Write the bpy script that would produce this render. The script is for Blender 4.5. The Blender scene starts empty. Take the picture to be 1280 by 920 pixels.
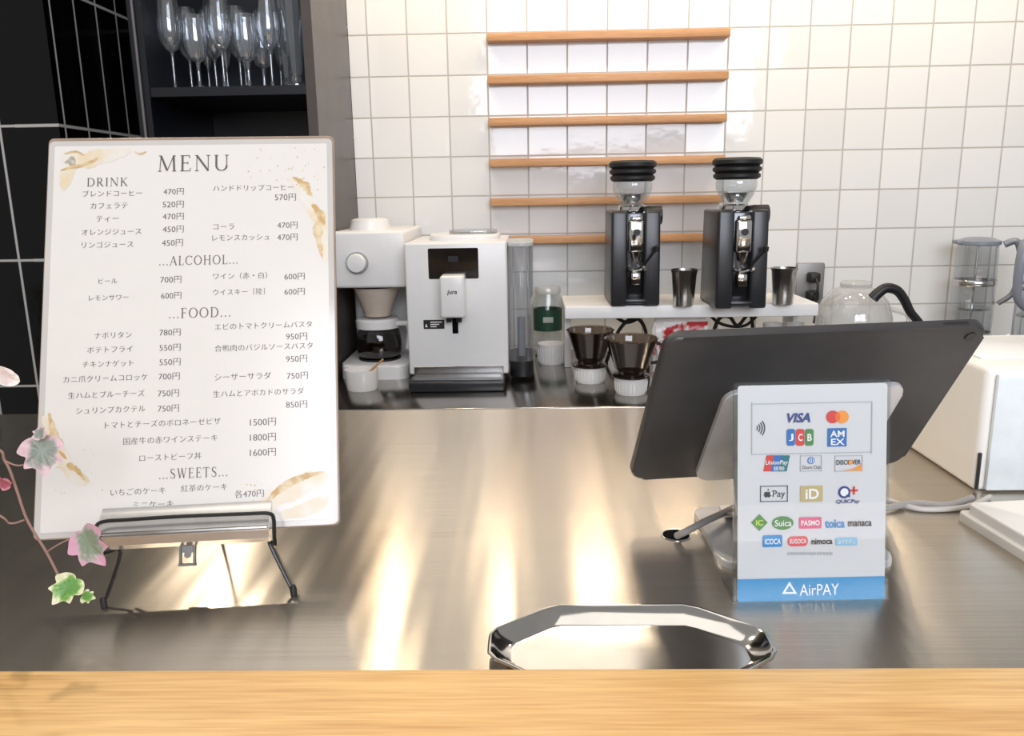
import bpy, bmesh, math, random
import numpy as np
from mathutils import Vector, Matrix
random.seed(7)
C = bpy.context.scene.collection
sin, cos, PI, R = math.sin, math.cos, math.pi, math.radians
# ---------------------------------------------------------------- camera
F = 1000.0
EYE = Vector((0, 0, 1.285))
p_, y_, ro_ = R(12.3), R(1.3), R(0.95)
fw = Vector((-sin(y_)*cos(p_), cos(y_)*cos(p_), -sin(p_)))
r0 = Vector((cos(y_), sin(y_), 0)); u0 = r0.cross(fw)
rt = cos(ro_)*r0 - sin(ro_)*u0
up = cos(ro_)*u0 + sin(ro_)*r0
cam = bpy.data.objects.new('camera', bpy.data.cameras.new('camera')); C.objects.link(cam)
cam.matrix_world = Matrix(((rt.x, up.x, -fw.x, EYE.x), (rt.y, up.y, -fw.y, EYE.y), (rt.z, up.z, -fw.z, EYE.z), (0, 0, 0, 1)))
cam.data.sensor_width = 36; cam.data.lens = F/1280*36; cam.data.clip_start = 0.02
bpy.context.scene.camera = cam

def ray(px, py): return fw + rt*((px-640)/F) - up*((py-460)/F)
def aty(px, py, Y): d = ray(px, py); return EYE + d*(Y/d.y)
def atz(px, py, z): d = ray(px, py); return EYE + d*((z-EYE.z)/d.z)
def proj(P):
    q = P-EYE; Z = q.dot(fw)
    return (640+F*q.dot(rt)/Z, 460-F*q.dot(up)/Z)
def frame(a):
    x, y, z, yw, ln, rl = a
    uu = Vector((cos(yw), sin(yw), 0)); b = Vector((-sin(yw), cos(yw), 0))
    vv = cos(ln)*Vector((0, 0, 1)) + sin(ln)*b
    u = cos(rl)*uu + sin(rl)*vv; v = -sin(rl)*uu + cos(rl)*vv; n = u.cross(v)
    return Matrix(((u.x, v.x, n.x, x), (u.y, v.y, n.y, y), (u.z, v.z, n.z, z), (0, 0, 0, 1)))
def solve(w, h, px, a0, free):
    """pose of a w x h sheet (origin bottom centre) from its four measured corners"""
    loc = [Vector((-w/2, h, 0)), Vector((w/2, h, 0)), Vector((w/2, 0, 0)), Vector((-w/2, 0, 0))]
    a = np.array(a0, float)
    def res(a):
        M = frame(a); o = []
        for L, q in zip(loc, px):
            s = proj(M @ L); o += [s[0]-q[0], s[1]-q[1]]
        return np.array(o)
    lam = 1e-2; r = res(a); fi = np.array(free)
    for _ in range(150):
        J = np.zeros((8, len(fi)))
        for k, i in enumerate(fi):
            b = a.copy(); b[i] += 1e-5; J[:, k] = (res(b)-r)/1e-5
        A = J.T @ J
        st = np.linalg.solve(A+lam*np.diag(np.diag(A)+1e-9), -J.T @ r)
        b = a.copy(); b[fi] += st; rb = res(b)
        if (rb**2).sum() < (r**2).sum(): a, r, lam = b, rb, max(lam*.4, 1e-9)
        else: lam *= 3
    return frame(a), a
# ---------------------------------------------------------------- materials
def lin(c):
    o = []
    for x in c[:3]:
        x = x/255
        o.append(x/12.92 if x <= .04045 else ((x+.055)/1.055)**2.4)
    return (o[0], o[1], o[2], 1)
class NT:
    def __init__(s, name):
        s.m = bpy.data.materials.new(name); s.m.use_nodes = True
        s.t = s.m.node_tree; s.b = s.t.nodes['Principled BSDF']; s.o = s.t.nodes['Material Output']
    def n(s, t, **k):
        x = s.t.nodes.new(t)
        for a, v in k.items(): setattr(x, a, v)
        return x
    def l(s, a, b): s.t.links.new(a, b)
    def math(s, op, a, b=None, c=None):
        x = s.n('ShaderNodeMath', operation=op)
        for i, v in enumerate((a, b, c)):
            if v is None: continue
            if isinstance(v, (int, float)): x.inputs[i].default_value = v
            else: s.l(v, x.inputs[i])
        return x.outputs[0]
def mat(name, col, rough=.5, metal=0, spec=.5, coat=0, vary=.06, scale=40, bump=0):
    k = NT(name); b = k.b; c = lin(col)
    b.inputs['Roughness'].default_value = rough; b.inputs['Metallic'].default_value = metal
    b.inputs['Specular IOR Level'].default_value = spec; b.inputs['Coat Weight'].default_value = coat
    b.inputs['Coat Roughness'].default_value = .05
    tc = k.n('ShaderNodeTexCoord'); nz = k.n('ShaderNodeTexNoise'); nz.inputs['Scale'].default_value = scale
    k.l(tc.outputs['Object'], nz.inputs['Vector'])
    rp = k.n('ShaderNodeValToRGB'); e = rp.color_ramp.elements
    e[0].position = .3; e[1].position = .7
    e[0].color = (c[0]*(1-vary), c[1]*(1-vary), c[2]*(1-vary), 1); e[1].color = (min(1, c[0]*(1+vary)), min(1, c[1]*(1+vary)), min(1, c[2]*(1+vary)), 1)
    k.l(nz.outputs['Fac'], rp.inputs['Fac']); k.l(rp.outputs['Color'], b.inputs['Base Color'])
    if bump:
        bp = k.n('ShaderNodeBump'); bp.inputs['Strength'].default_value = bump; bp.inputs['Distance'].default_value = .002
        k.l(nz.outputs['Fac'], bp.inputs['Height']); k.l(bp.outputs['Normal'], b.inputs['Normal'])
    return k.m
def blend(name, ca, cb, scale, lo, hi, rough=.3):
    """two colours mixed by soft noise (watercolour wash, foil flecks)"""
    k = NT(name); tc = k.n('ShaderNodeTexCoord'); nz = k.n('ShaderNodeTexNoise'); nz.inputs['Scale'].default_value = scale; nz.inputs['Detail'].default_value = 5
    k.l(tc.outputs['Object'], nz.inputs['Vector']); rp = k.n('ShaderNodeValToRGB'); e = rp.color_ramp.elements
    e[0].position = lo; e[0].color = lin(ca); e[1].position = hi; e[1].color = lin(cb)
    k.l(nz.outputs['Fac'], rp.inputs['Fac']); k.l(rp.outputs['Color'], k.b.inputs['Base Color']); k.b.inputs['Roughness'].default_value = rough
    return k.m
def glass(name, tint=(245, 248, 248), edge=.6, milk=0, milkcol=(240, 240, 238), base=.07):
    k = NT(name); k.t.nodes.remove(k.b)
    tr = k.n('ShaderNodeBsdfTransparent'); tr.inputs[0].default_value = lin(tint)
    gl = k.n('ShaderNodeBsdfGlossy'); gl.inputs['Roughness'].default_value = .03
    lw = k.n('ShaderNodeLayerWeight'); lw.inputs['Blend'].default_value = .5
    pw = k.math('POWER', lw.outputs['Facing'], 2.0)
    fa = k.math('MULTIPLY_ADD', pw, edge, base)
    mx = k.n('ShaderNodeMixShader'); k.l(fa, mx.inputs[0])
    src = tr.outputs[0]
    if milk:
        df = k.n('ShaderNodeBsdfDiffuse'); df.inputs[0].default_value = lin(milkcol)
        m2 = k.n('ShaderNodeMixShader'); m2.inputs[0].default_value = milk
        k.l(tr.outputs[0], m2.inputs[1]); k.l(df.outputs[0], m2.inputs[2]); src = m2.outputs[0]
    k.l(src, mx.inputs[1]); k.l(gl.outputs[0], mx.inputs[2]); k.l(mx.outputs[0], k.o.inputs[0])
    return k.m
def tiles(name, ax, x0, z0, px, pz, g, col, gcol, rough=.08, tilt=.02, spec=.5):
    k = NT(name); b = k.b; b.inputs['Specular IOR Level'].default_value = spec
    tc = k.n('ShaderNodeTexCoord'); sp = k.n('ShaderNodeSeparateXYZ'); k.l(tc.outputs['Object'], sp.inputs[0])
    U = k.math('DIVIDE', k.math('SUBTRACT', sp.outputs[ax], x0), px)
    V = k.math('DIVIDE', k.math('SUBTRACT', sp.outputs['Z'], z0), pz)
    def edge(q, s):                                    # distance to the nearest joint, metres
        f = k.math('FRACT', q); a = k.math('ABSOLUTE', k.math('SUBTRACT', f, .5))
        return k.math('MULTIPLY', k.math('SUBTRACT', .5, a), s)
    d = k.math('MINIMUM', edge(U, px), edge(V, pz))
    mr = k.n('ShaderNodeMapRange'); mr.inputs['From Min'].default_value = g*.4; mr.inputs['From Max'].default_value = g*.7
    k.l(d, mr.inputs['Value'])
    cb = k.n('ShaderNodeCombineXYZ'); k.l(k.math('FLOOR', U), cb.inputs[0]); k.l(k.math('FLOOR', V), cb.inputs[1])
    wn = k.n('ShaderNodeTexWhiteNoise', noise_dimensions='3D'); k.l(cb.outputs[0], wn.inputs['Vector'])
    c = lin(col)
    rp = k.n('ShaderNodeValToRGB'); e = rp.color_ramp.elements
    e[0].color = (c[0]*.93, c[1]*.93, c[2]*.93, 1); e[1].color = c
    k.l(wn.outputs['Value'], rp.inputs['Fac'])
    mx = k.n('ShaderNodeMix', data_type='RGBA'); k.l(mr.outputs[0], mx.inputs['Factor'])
    mx.inputs['A'].default_value = lin(gcol); k.l(rp.outputs['Color'], mx.inputs['B'])
    k.l(mx.outputs['Result'], b.inputs['Base Color'])
    r2 = k.n('ShaderNodeMapRange'); r2.inputs['To Min'].default_value = .8; r2.inputs['To Max'].default_value = rough
    k.l(mr.outputs[0], r2.inputs['Value']); k.l(r2.outputs[0], b.inputs['Roughness'])
    ge = k.n('ShaderNodeNewGeometry')
    s1 = k.n('ShaderNodeVectorMath', operation='SUBTRACT'); k.l(wn.outputs['Color'], s1.inputs[0]); s1.inputs[1].default_value = (.5, .5, .5)
    s2 = k.n('ShaderNodeVectorMath', operation='SCALE'); k.l(s1.outputs[0], s2.inputs[0]); s2.inputs['Scale'].default_value = tilt
    s3 = k.n('ShaderNodeVectorMath', operation='ADD'); k.l(ge.outputs['Normal'], s3.inputs[0]); k.l(s2.outputs[0], s3.inputs[1])
    s4 = k.n('ShaderNodeVectorMath', operation='NORMALIZE'); k.l(s3.outputs[0], s4.inputs[0])
    nz = k.n('ShaderNodeTexNoise'); nz.inputs['Scale'].default_value = 22; k.l(tc.outputs['Object'], nz.inputs['Vector'])
    h = k.math('MULTIPLY_ADD', nz.outputs['Fac'], .6, mr.outputs[0])
    bp = k.n('ShaderNodeBump'); bp.inputs['Strength'].default_value = .4; bp.inputs['Distance'].default_value = .002
    k.l(h, bp.inputs['Height']); k.l(s4.outputs[0], bp.inputs['Normal']); k.l(bp.outputs['Normal'], b.inputs['Normal'])
    return k.m
def brushed(name, col, rough=.3, aniso=.8):
    """stainless steel brushed along x: the highlight stretches across the grain"""
    k = NT(name); b = k.b; b.inputs['Metallic'].default_value = 1
    tc = k.n('ShaderNodeTexCoord'); mp = k.n('ShaderNodeMapping'); mp.inputs['Scale'].default_value = (4, 500, 500)
    k.l(tc.outputs['Object'], mp.inputs['Vector'])
    nz = k.n('ShaderNodeTexNoise'); nz.inputs['Scale'].default_value = 1; nz.inputs['Detail'].default_value = 3
    k.l(mp.outputs[0], nz.inputs['Vector'])
    n2 = k.n('ShaderNodeTexNoise'); n2.inputs['Scale'].default_value = 4; k.l(tc.outputs['Object'], n2.inputs['Vector'])
    c = lin(col); rp = k.n('ShaderNodeValToRGB'); e = rp.color_ramp.elements; e[0].position = .3; e[1].position = .7
    e[0].color = (c[0]*.86, c[1]*.86, c[2]*.86, 1); e[1].color = c; k.l(nz.outputs['Fac'], rp.inputs['Fac'])
    k.l(rp.outputs['Color'], b.inputs['Base Color'])
    k.l(k.math('MULTIPLY_ADD', n2.outputs['Fac'], .08, rough-.04), b.inputs['Roughness'])
    b.inputs['Anisotropic'].default_value = aniso
    tg = k.n('ShaderNodeTangent', direction_type='UV_MAP'); tg.uv_map = 'UVMap'; k.l(tg.outputs[0], b.inputs['Tangent'])
    # the sheet is never quite flat: a faint long ripple across x breaks reflections into upright streaks
    m3 = k.n('ShaderNodeMapping'); m3.inputs['Scale'].default_value = (16, 1.2, 1); k.l(tc.outputs['Object'], m3.inputs['Vector'])
    n3 = k.n('ShaderNodeTexNoise'); n3.inputs['Scale'].default_value = 1; n3.inputs['Detail'].default_value = 2; k.l(m3.outputs[0], n3.inputs['Vector'])
    bp = k.n('ShaderNodeBump'); bp.inputs['Strength'].default_value = .5; bp.inputs['Distance'].default_value = .003
    k.l(n3.outputs['Fac'], bp.inputs['Height']); k.l(bp.outputs['Normal'], b.inputs['Normal'])
    return k.m
def planar_uv(o):
    me = o.data; uv = me.uv_layers.new(name='UVMap')
    for lp in me.loops:
        v = me.vertices[lp.vertex_index].co; uv.data[lp.index].uv = (v.y+.01*v.z, v.x+.01*v.z)
    return o
def wood(name, ca, cb, sc=(1.5, 26, 26), rough=.38):
    k = NT(name); b = k.b
    tc = k.n('ShaderNodeTexCoord'); mp = k.n('ShaderNodeMapping'); mp.inputs['Scale'].default_value = sc
    k.l(tc.outputs['Object'], mp.inputs['Vector'])
    nz = k.n('ShaderNodeTexNoise'); nz.inputs['Scale'].default_value = 1.6; nz.inputs['Detail'].default_value = 6; nz.inputs['Distortion'].default_value = .7
    k.l(mp.outputs[0], nz.inputs['Vector'])
    m2 = k.n('ShaderNodeMapping'); m2.inputs['Scale'].default_value = (sc[0]*9, sc[1]*14, sc[2]*14); k.l(tc.outputs['Object'], m2.inputs['Vector'])
    n2 = k.n('ShaderNodeTexNoise'); n2.inputs['Scale'].default_value = 1.5; n2.inputs['Detail'].default_value = 2; k.l(m2.outputs[0], n2.inputs['Vector'])
    f = k.math('ADD', k.math('MULTIPLY', nz.outputs['Fac'], .5), k.math('MULTIPLY', n2.outputs['Fac'], .5))
    rp = k.n('ShaderNodeValToRGB'); e = rp.color_ramp.elements
    e[0].position = .36; e[1].position = .62; e[0].color = lin(ca); e[1].color = lin(cb)
    k.l(f, rp.inputs['Fac']); k.l(rp.outputs['Color'], b.inputs['Base Color']); b.inputs['Roughness'].default_value = rough
    bp = k.n('ShaderNodeBump'); bp.inputs['Strength'].default_value = .08; bp.inputs['Distance'].default_value = .001
    k.l(f, bp.inputs['Height']); k.l(bp.outputs['Normal'], b.inputs['Normal'])
    return k.m
def leafmat(name, cin, cmid, cout):
    k = NT(name); b = k.b
    tc = k.n('ShaderNodeTexCoord'); ln = k.n('ShaderNodeVectorMath', operation='LENGTH'); k.l(tc.outputs['Object'], ln.inputs[0])
    nz = k.n('ShaderNodeTexNoise'); nz.inputs['Scale'].default_value = 2.6; nz.inputs['Detail'].default_value = 4; k.l(tc.outputs['Object'], nz.inputs['Vector'])
    f = k.math('ADD', ln.outputs['Value'], k.math('MULTIPLY_ADD', nz.outputs['Fac'], 1.2, -.6))
    rp = k.n('ShaderNodeValToRGB'); e = rp.color_ramp.elements
    e[0].position = .5; e[0].color = lin(cin); e[1].position = .86; e[1].color = lin(cout)
    m = rp.color_ramp.elements.new(.68); m.color = lin(cmid)
    k.l(f, rp.inputs['Fac']); k.l(rp.outputs['Color'], b.inputs['Base Color']); b.inputs['Roughness'].default_value = .45
    return k.m
# ---------------------------------------------------------------- mesh builder
FR = Matrix.Rotation(PI/2, 4, 'X')          # (x, y, z) -> (x, -z, y): drawings in x-z, height towards the viewer
def rrect(w, h, r, n=5, cx=0, cy=0):
    o = []
    for sx, sy, a0 in ((1, 1, 0), (-1, 1, 90), (-1, -1, 180), (1, -1, 270)):
        for i in range(n+1):
            a = R(a0+90*i/n); o.append((cx+sx*(w/2-r)+r*cos(a), cy+sy*(h/2-r)+r*sin(a)))
    return o
def circ(rx, ry=None, n=24, cx=0, cy=0):
    ry = ry or rx
    return [(cx+rx*cos(2*PI*i/n), cy+ry*sin(2*PI*i/n)) for i in range(n)]
def catmull(P, n=6):
    P = [Vector(p) for p in P]; o = []
    for i in range(len(P)-1):
        a = P[max(i-1, 0)]; b = P[i]; c = P[i+1]; d = P[min(i+2, len(P)-1)]
        for j in range(n):
            t = j/n
            o.append(.5*((2*b)+(c-a)*t+(2*a-5*b+4*c-d)*t*t+(3*b-a-3*c+d)*t**3))
    o.append(P[-1]); return o
class MB:
    def __init__(s): s.bm = bmesh.new()
    def merge(s, t, M=None):
        if M is not None: t.transform(M)
        me = bpy.data.meshes.new('tmp'); t.to_mesh(me); t.free(); s.bm.from_mesh(me); bpy.data.meshes.remove(me); return s
    def box(s, c, d, r=0, seg=2, M=None, taper=1, tapery=None):
        t = bmesh.new(); bmesh.ops.create_cube(t, size=1)
        for v in t.verts:
            k = taper if v.co.z > 0 else 1; ky = (tapery if tapery is not None else taper) if v.co.z > 0 else 1
            v.co = Vector((v.co.x*d[0]*k, v.co.y*d[1]*ky, v.co.z*d[2]))
        if r: bmesh.ops.bevel(t, geom=t.edges[:], offset=r, segments=seg, affect='EDGES', profile=.5)
        bmesh.ops.translate(t, verts=t.verts, vec=Vector(c)); return s.merge(t, M)
    def prism(s, pts, h0, h1, M=None, bev=0, scale=1):
        t = bmesh.new(); n = len(pts)
        a = [t.verts.new((x, y, h0)) for x, y in pts]; b = [t.verts.new((x*scale, y*scale, h1)) for x, y in pts]
        t.faces.new(a[::-1]); top = t.faces.new(b)
        for i in range(n): t.faces.new((a[i], a[(i+1) % n], b[(i+1) % n], b[i]))
        if bev: bmesh.ops.bevel(t, geom=list(top.edges), offset=bev, segments=3, affect='EDGES', profile=.5)
        return s.merge(t, M)
    def flat(s, pts, h=0, M=None):
        t = bmesh.new(); t.faces.new([t.verts.new((x, y, h)) for x, y in pts]); return s.merge(t, M)
    def lathe(s, prof, seg=32, c=(0, 0, 0), M=None):
        t = bmesh.new(); rings = []
        for r, z in prof:
            if r < 1e-6: rings.append([t.verts.new((0, 0, z))])
            else: rings.append([t.verts.new((r*cos(2*PI*i/seg), r*sin(2*PI*i/seg), z)) for i in range(seg)])
        for A, B in zip(rings, rings[1:]):
            for i in range(seg):
                j = (i+1) % seg
                if len(A) == 1 and len(B) == 1: continue
                if len(A) == 1: t.faces.new((A[0], B[i], B[j]))
                elif len(B) == 1: t.faces.new((A[i], A[j], B[0]))
                else: t.faces.new((A[i], A[j], B[j], B[i]))
        bmesh.ops.translate(t, verts=t.verts, vec=Vector(c)); return s.merge(t, M)
    def tube(s, pts, rad, seg=8, n=6, M=None, flat=1.0):
        P = catmull(pts, n) if n else [Vector(p) for p in pts]
        t = bmesh.new(); rings = []; prev = None
        for i, q in enumerate(P):
            d = (P[min(i+1, len(P)-1)]-P[max(i-1, 0)]).normalized()
            if prev is None:
                a = d.cross(Vector((0, 0, 1)))
                if a.length < .05: a = d.cross(Vector((0, 1, 0)))
                a.normalize()
            else: a = (prev-d*prev.dot(d)).normalized()
            prev = a; b = d.cross(a)
            rr = rad if not isinstance(rad, (list, tuple)) else rad[0]+(rad[1]-rad[0])*i/(len(P)-1)
            rings.append([t.verts.new(q+a*(rr*cos(2*PI*k/seg))+b*(rr*flat*sin(2*PI*k/seg))) for k in range(seg)])
        for A, B in zip(rings, rings[1:]):
            for k in range(seg): t.faces.new((A[k], A[(k+1) % seg], B[(k+1) % seg], B[k]))
        t.faces.new(rings[0][::-1]); t.faces.new(rings[-1]); return s.merge(t, M)
    def ribbon(s, path, wd, w, th, M=None):
        t = bmesh.new(); wd = Vector(wd); P = [Vector(p) for p in path]; rings = []
        for i, q in enumerate(P):
            d = (P[min(i+1, len(P)-1)]-P[max(i-1, 0)]).normalized(); nn = d.cross(wd).normalized()
            rings.append([t.verts.new(q+wd*(a*w/2)+nn*(b*th/2)) for a, b in ((-1, -1), (1, -1), (1, 1), (-1, 1))])
        for A, B in zip(rings, rings[1:]):
            for k in range(4): t.faces.new((A[k], A[(k+1) % 4], B[(k+1) % 4], B[k]))
        t.faces.new(rings[0][::-1]); t.faces.new(rings[-1]); return s.merge(t, M)
    def loft(s, loops, capa=False, capb=False, M=None):
        t = bmesh.new(); rings = [[t.verts.new(q) for q in L] for L in loops]; n = len(loops[0])
        for A, B in zip(rings, rings[1:]):
            for k in range(n): t.faces.new((A[k], A[(k+1) % n], B[(k+1) % n], B[k]))
        if capa: t.faces.new(rings[0][::-1])
        if capb: t.faces.new(rings[-1])
        return s.merge(t, M)
    def build(s, name, m, parent=None, smooth=True, ang=35, fix=True):
        if fix: bmesh.ops.recalc_face_normals(s.bm, faces=s.bm.faces)
        me = bpy.data.meshes.new(name); s.bm.to_mesh(me); s.bm.free()
        if smooth:
            me.shade_smooth(); me.set_sharp_from_angle(angle=R(ang))
        me.materials.append(m)
        o = bpy.data.objects.new(name, me); C.objects.link(o)
        if parent: o.parent = parent
        return o
def tag(o, label, cat, group=None):
    o['label'] = label; o['category'] = cat
    if group: o['group'] = group
    return o
def thing(name, label, cat, loc=(0, 0, 0), rz=0, group=None, M=None):
    o = bpy.data.objects.new(name, None); C.objects.link(o); o.empty_display_size = .05
    if M is not None: o.matrix_world = M
    else: o.location = loc; o.rotation_euler = (0, 0, rz)
    return tag(o, label, cat, group)
def struct(o): o['kind'] = 'structure'; return o
def dup(root, loc, label, rz=None):
    r = root.copy(); C.objects.link(r); r.location = loc; r['label'] = label
    if rz is not None: r.rotation_euler = (0, 0, rz)
    for ch in list(root.children):
        c = ch.copy(); C.objects.link(c); c.parent = r
        for g in ch.children:
            d = g.copy(); C.objects.link(d); d.parent = c
    return r
# ---------------------------------------------------------------- palette
WHITE = mat('white_plastic', (228, 227, 225), .28, vary=.015)
WHITEP = mat('white_painted_board', (236, 235, 233), .4, vary=.02)
CERAM = mat('white_ceramic', (232, 230, 227), .15, vary=.02)
BLACKG = mat('black_gloss', (14, 14, 16), .08)
BLACKM = mat('black_matte', (22, 22, 24), .45)
RUBBER = mat('black_rubber', (24, 24, 25), .55)
GRAPH = mat('graphite_paint', (40, 41, 44), .3)
CHROME = mat('chrome', (214, 212, 210), .07, 1)
STEELC = mat('satin_steel', (200, 198, 195), .22, 1)
GREYP = mat('grey_plastic', (150, 152, 154), .35)
GLASS = glass('clear_glass')
STEMW = glass('stemware_glass', (238, 242, 246), .85, .05, (220, 226, 232), .16)
SMOKE = glass('clear_water_tank', (238, 240, 243), .6, .07, (190, 194, 198), .1)
FROST = glass('pale_glass', (240, 240, 238), milk=.28)
COFFEE = mat('coffee', (30, 16, 9), .08)
BROWNG = glass('brown_tinted_glass', (112, 90, 72), milk=.3, milkcol=(58, 42, 32))
GROUNDS = mat('coffee_grounds', (46, 31, 22), .9, vary=.4, scale=300, bump=.4)
WIRE = mat('black_wire', (16, 16, 17), .35)
DARKWOOD = mat('dark_cabinet_board', (76, 67, 62), .4, vary=.15, scale=14)
INSIDE = mat('cabinet_interior', (11, 14, 23), .4)
OAK = wood('oak_ledge', (196, 148, 88), (224, 184, 122))
SLAT = wood('slat_wood', (180, 130, 86), (206, 158, 112), (2, 40, 40), .45)
STEEL = brushed('brushed_steel', (208, 199, 186), .25, .91)
STEEL2 = brushed('brushed_steel_back', (170, 166, 160), .17, .6)
PAPER = mat('cream_paper', (217, 213, 206), .2, vary=.01, spec=.5)
GOLD = blend('gold_foil', (188, 154, 98), (212, 196, 162), 120, .4, .62, .4)
GOLD2 = blend('pale_gold_wash', (217, 213, 205), (214, 196, 160), 45, .36, .68, .3)
INK = mat('warm_grey_ink', (90, 81, 77), .5)
ZC, ZB, ZL, ZS = 1.0, 0.868, 1.025, 1.033       # front counter, back counter, ledge, riser tops
YW = 2.15
# ---------------------------------------------------------------- room
xa, xb = aty(608, 20, YW).x, aty(1014, 20, YW).x
pt = (xb-xa)/8
za, zb = aty(1140, 30, YW).z, aty(1140, 333, YW).z
pzt = (za-zb)/6
WTILE = tiles('white_square_tiles', 'X', xa, za, pt, pzt, .0034, (230, 231, 230), (182, 179, 173), .07, .035)
zt_ = aty(40, 157, 1.85).z
BT = tiles('black_tall_tiles_front', 'X', -1.085, zt_, .1, .3, .005, (7, 7, 9), (190, 187, 182), .12, .015, .3)
BT2 = tiles('black_tall_tiles_return', 'Y', 1.875, zt_, .1, .3, .006, (7, 7, 9), (190, 187, 182), .12, .015, .3)
b = MB(); b.box((.82, YW+.05, 1.35), (2.54, .1, 2.7)); struct(b.build('wall_back', WTILE, smooth=False))
b = MB(); b.box((-1.65, 1.9, 1.35), (1.0, .1, 2.7)); struct(b.build('wall_left', BT, smooth=False))
b = MB(); b.box((-1.1, 2.125, 1.35), (.1, .55, 2.7)); struct(b.build('wall_left_return', BT2, smooth=False))
b = MB(); b.box((-.75, 2.45, 1.35), (.6, .1, 2.7)); struct(b.build('wall_alcove', BT, smooth=False))
b = MB(); b.box((0, .4, -.05), (5.2, 5.0, .1)); struct(b.build('floor', mat('grey_floor', (120, 112, 104), .5, vary=.1), smooth=False))
# ---------------------------------------------------------------- counters
t = thing('front_counter', 'brushed stainless steel front counter with streaky reflections in the foreground', 'counter', (0, 0, 0))
b = MB(); b.box((0, .728, .98), (3.4, .645, .04), .004, 3); planar_uv(b.build('worktop', STEEL, t))
b = MB(); b.box((0, .72, .48), (3.36, .6, .96)); b.build('body', DARKWOOD, t)
t = thing('oak_bar', 'light oak bar ledge along the near edge of the steel counter', 'bar', (0, .25, 0))
b = MB(); b.box((0, 0, 1.0025), (3.4, .306, .045), .003, 3); b.build('bar_top', OAK, t)
b = MB(); b.box((0, -.01, .49), (3.36, .25, .98)); b.build('bar_panel', DARKWOOD, t)
t = thing('back_counter', 'dark reflective steel back counter against the white tiles', 'counter', (0, 0, 0))
b = MB(); b.box((.73, 1.842, ZB-.02), (2.34, .604, .04), .003, 3); planar_uv(b.build('worktop', STEEL2, t))
b = MB(); b.box((.73, 1.86, .414), (2.3, .56, .828)); b.build('body', GREYP, t)
# ---------------------------------------------------------------- slats on the wall
names = ['topmost', 'second from the top', 'third from the top', 'fourth from the top', 'fifth from the top', 'lowest']
xl, xr = aty(609, 40, 2.13).x, aty(911, 40, 2.13).x
for i, py in enumerate((43, 96.5, 149.5, 201, 250.5, 298.5)):
    z = aty(760, py, 2.11).z
    b = MB(); b.box(((xl+xr)/2, 2.13, z), (xr-xl, .04, .019), .0015, 2)
    tag(b.build('wall_slat', SLAT), 'thin oak display rail on the white tiles, %s of six' % names[i], 'wall rail', 'oak display rails on the tiled wall')
# ---------------------------------------------------------------- glass cabinet
X0, X1, YF, YBk = -.84, -.45, 1.79, 2.145
t = thing('glass_cabinet', 'tall dark open cabinet holding stemmed glasses left of the white tiles', 'cabinet', ((X0+X1)/2, (YF+YBk)/2, 0))
cx, cy = t.location.x, t.location.y
zs = aty(290, 108, 1.80).z
def cb(name, x0, x1, y0, y1, z0, z1, m):
    b = MB(); b.box(((x0+x1)/2-cx, (y0+y1)/2-cy, (z0+z1)/2), (x1-x0, y1-y0, z1-z0), .001, 1); return b.build(name, m, t)
cb('side_panel', X1-.022, X1, YF, YBk, 0, 2.3, DARKWOOD)
cb('side_panel', X0, X0+.03, YF, YBk, 0, 2.3, INSIDE)
cb('back_panel', X0+.03, X1-.022, YBk-.01, YBk, 0, 2.3, INSIDE)
cb('shelf', X0+.03, X1-.022, YF+.004, YBk-.01, zs-.02, zs, INSIDE)
cb('shelf', X0+.03, X1-.022, YF+.004, YBk-.01, zs-.36, zs-.34, INSIDE)
cb('top_panel', X0+.03, X1-.022, YF, YBk-.01, 2.27, 2.3, INSIDE)
cb('plinth_door', X0+.03, X1-.022, YF, YF+.02, 0, .86, INSIDE)
b = MB(); b.tube([(X0+.014-cx, YF-.004-cy, .9), (X0+.014-cx, YF-.004-cy, 2.28)], .003, 8, 0); b.build('edge_trim', mat('dull_trim', (90, 88, 88), .5), t)
def stem_glass(name, label, cat, prof, x, y, grp):
    t = thing(name, label, cat, (x, y, zs+.0005), 0, grp)
    b = MB(); b.lathe([(r*.76, z*.93) for r, z in prof[0]], 24); b.build('bowl', STEMW, t)
    b = MB(); b.lathe([(r*.76, z*.93) for r, z in prof[1]], 24); b.build('stem_foot', STEMW, t)
    return t
wine = ([(.004, .085), (.018, .092), (.031, .115), (.034, .14), (.030, .18), (.026, .205)], [(.0, .0), (.031, .001), (.030, .003), (.006, .008), (.0038, .02), (.0038, .07), (.006, .085), (0, .086)])
flute = ([(.004, .08), (.014, .1), (.022, .15), (.022, .19), (.020, .22)], [(0, 0), (.028, .001), (.027, .003), (.005, .008), (.0035, .02), (.0035, .07), (.005, .08), (0, .081)])
gob = ([(.004, .06), (.024, .07), (.034, .1), (.034, .13), (.031, .165)], [(0, 0), (.032, .001), (.031, .003), (.007, .01), (.005, .02), (.005, .05), (.008, .06), (0, .061)])
GG = 'glasses on the dark cabinet shelf'
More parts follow.
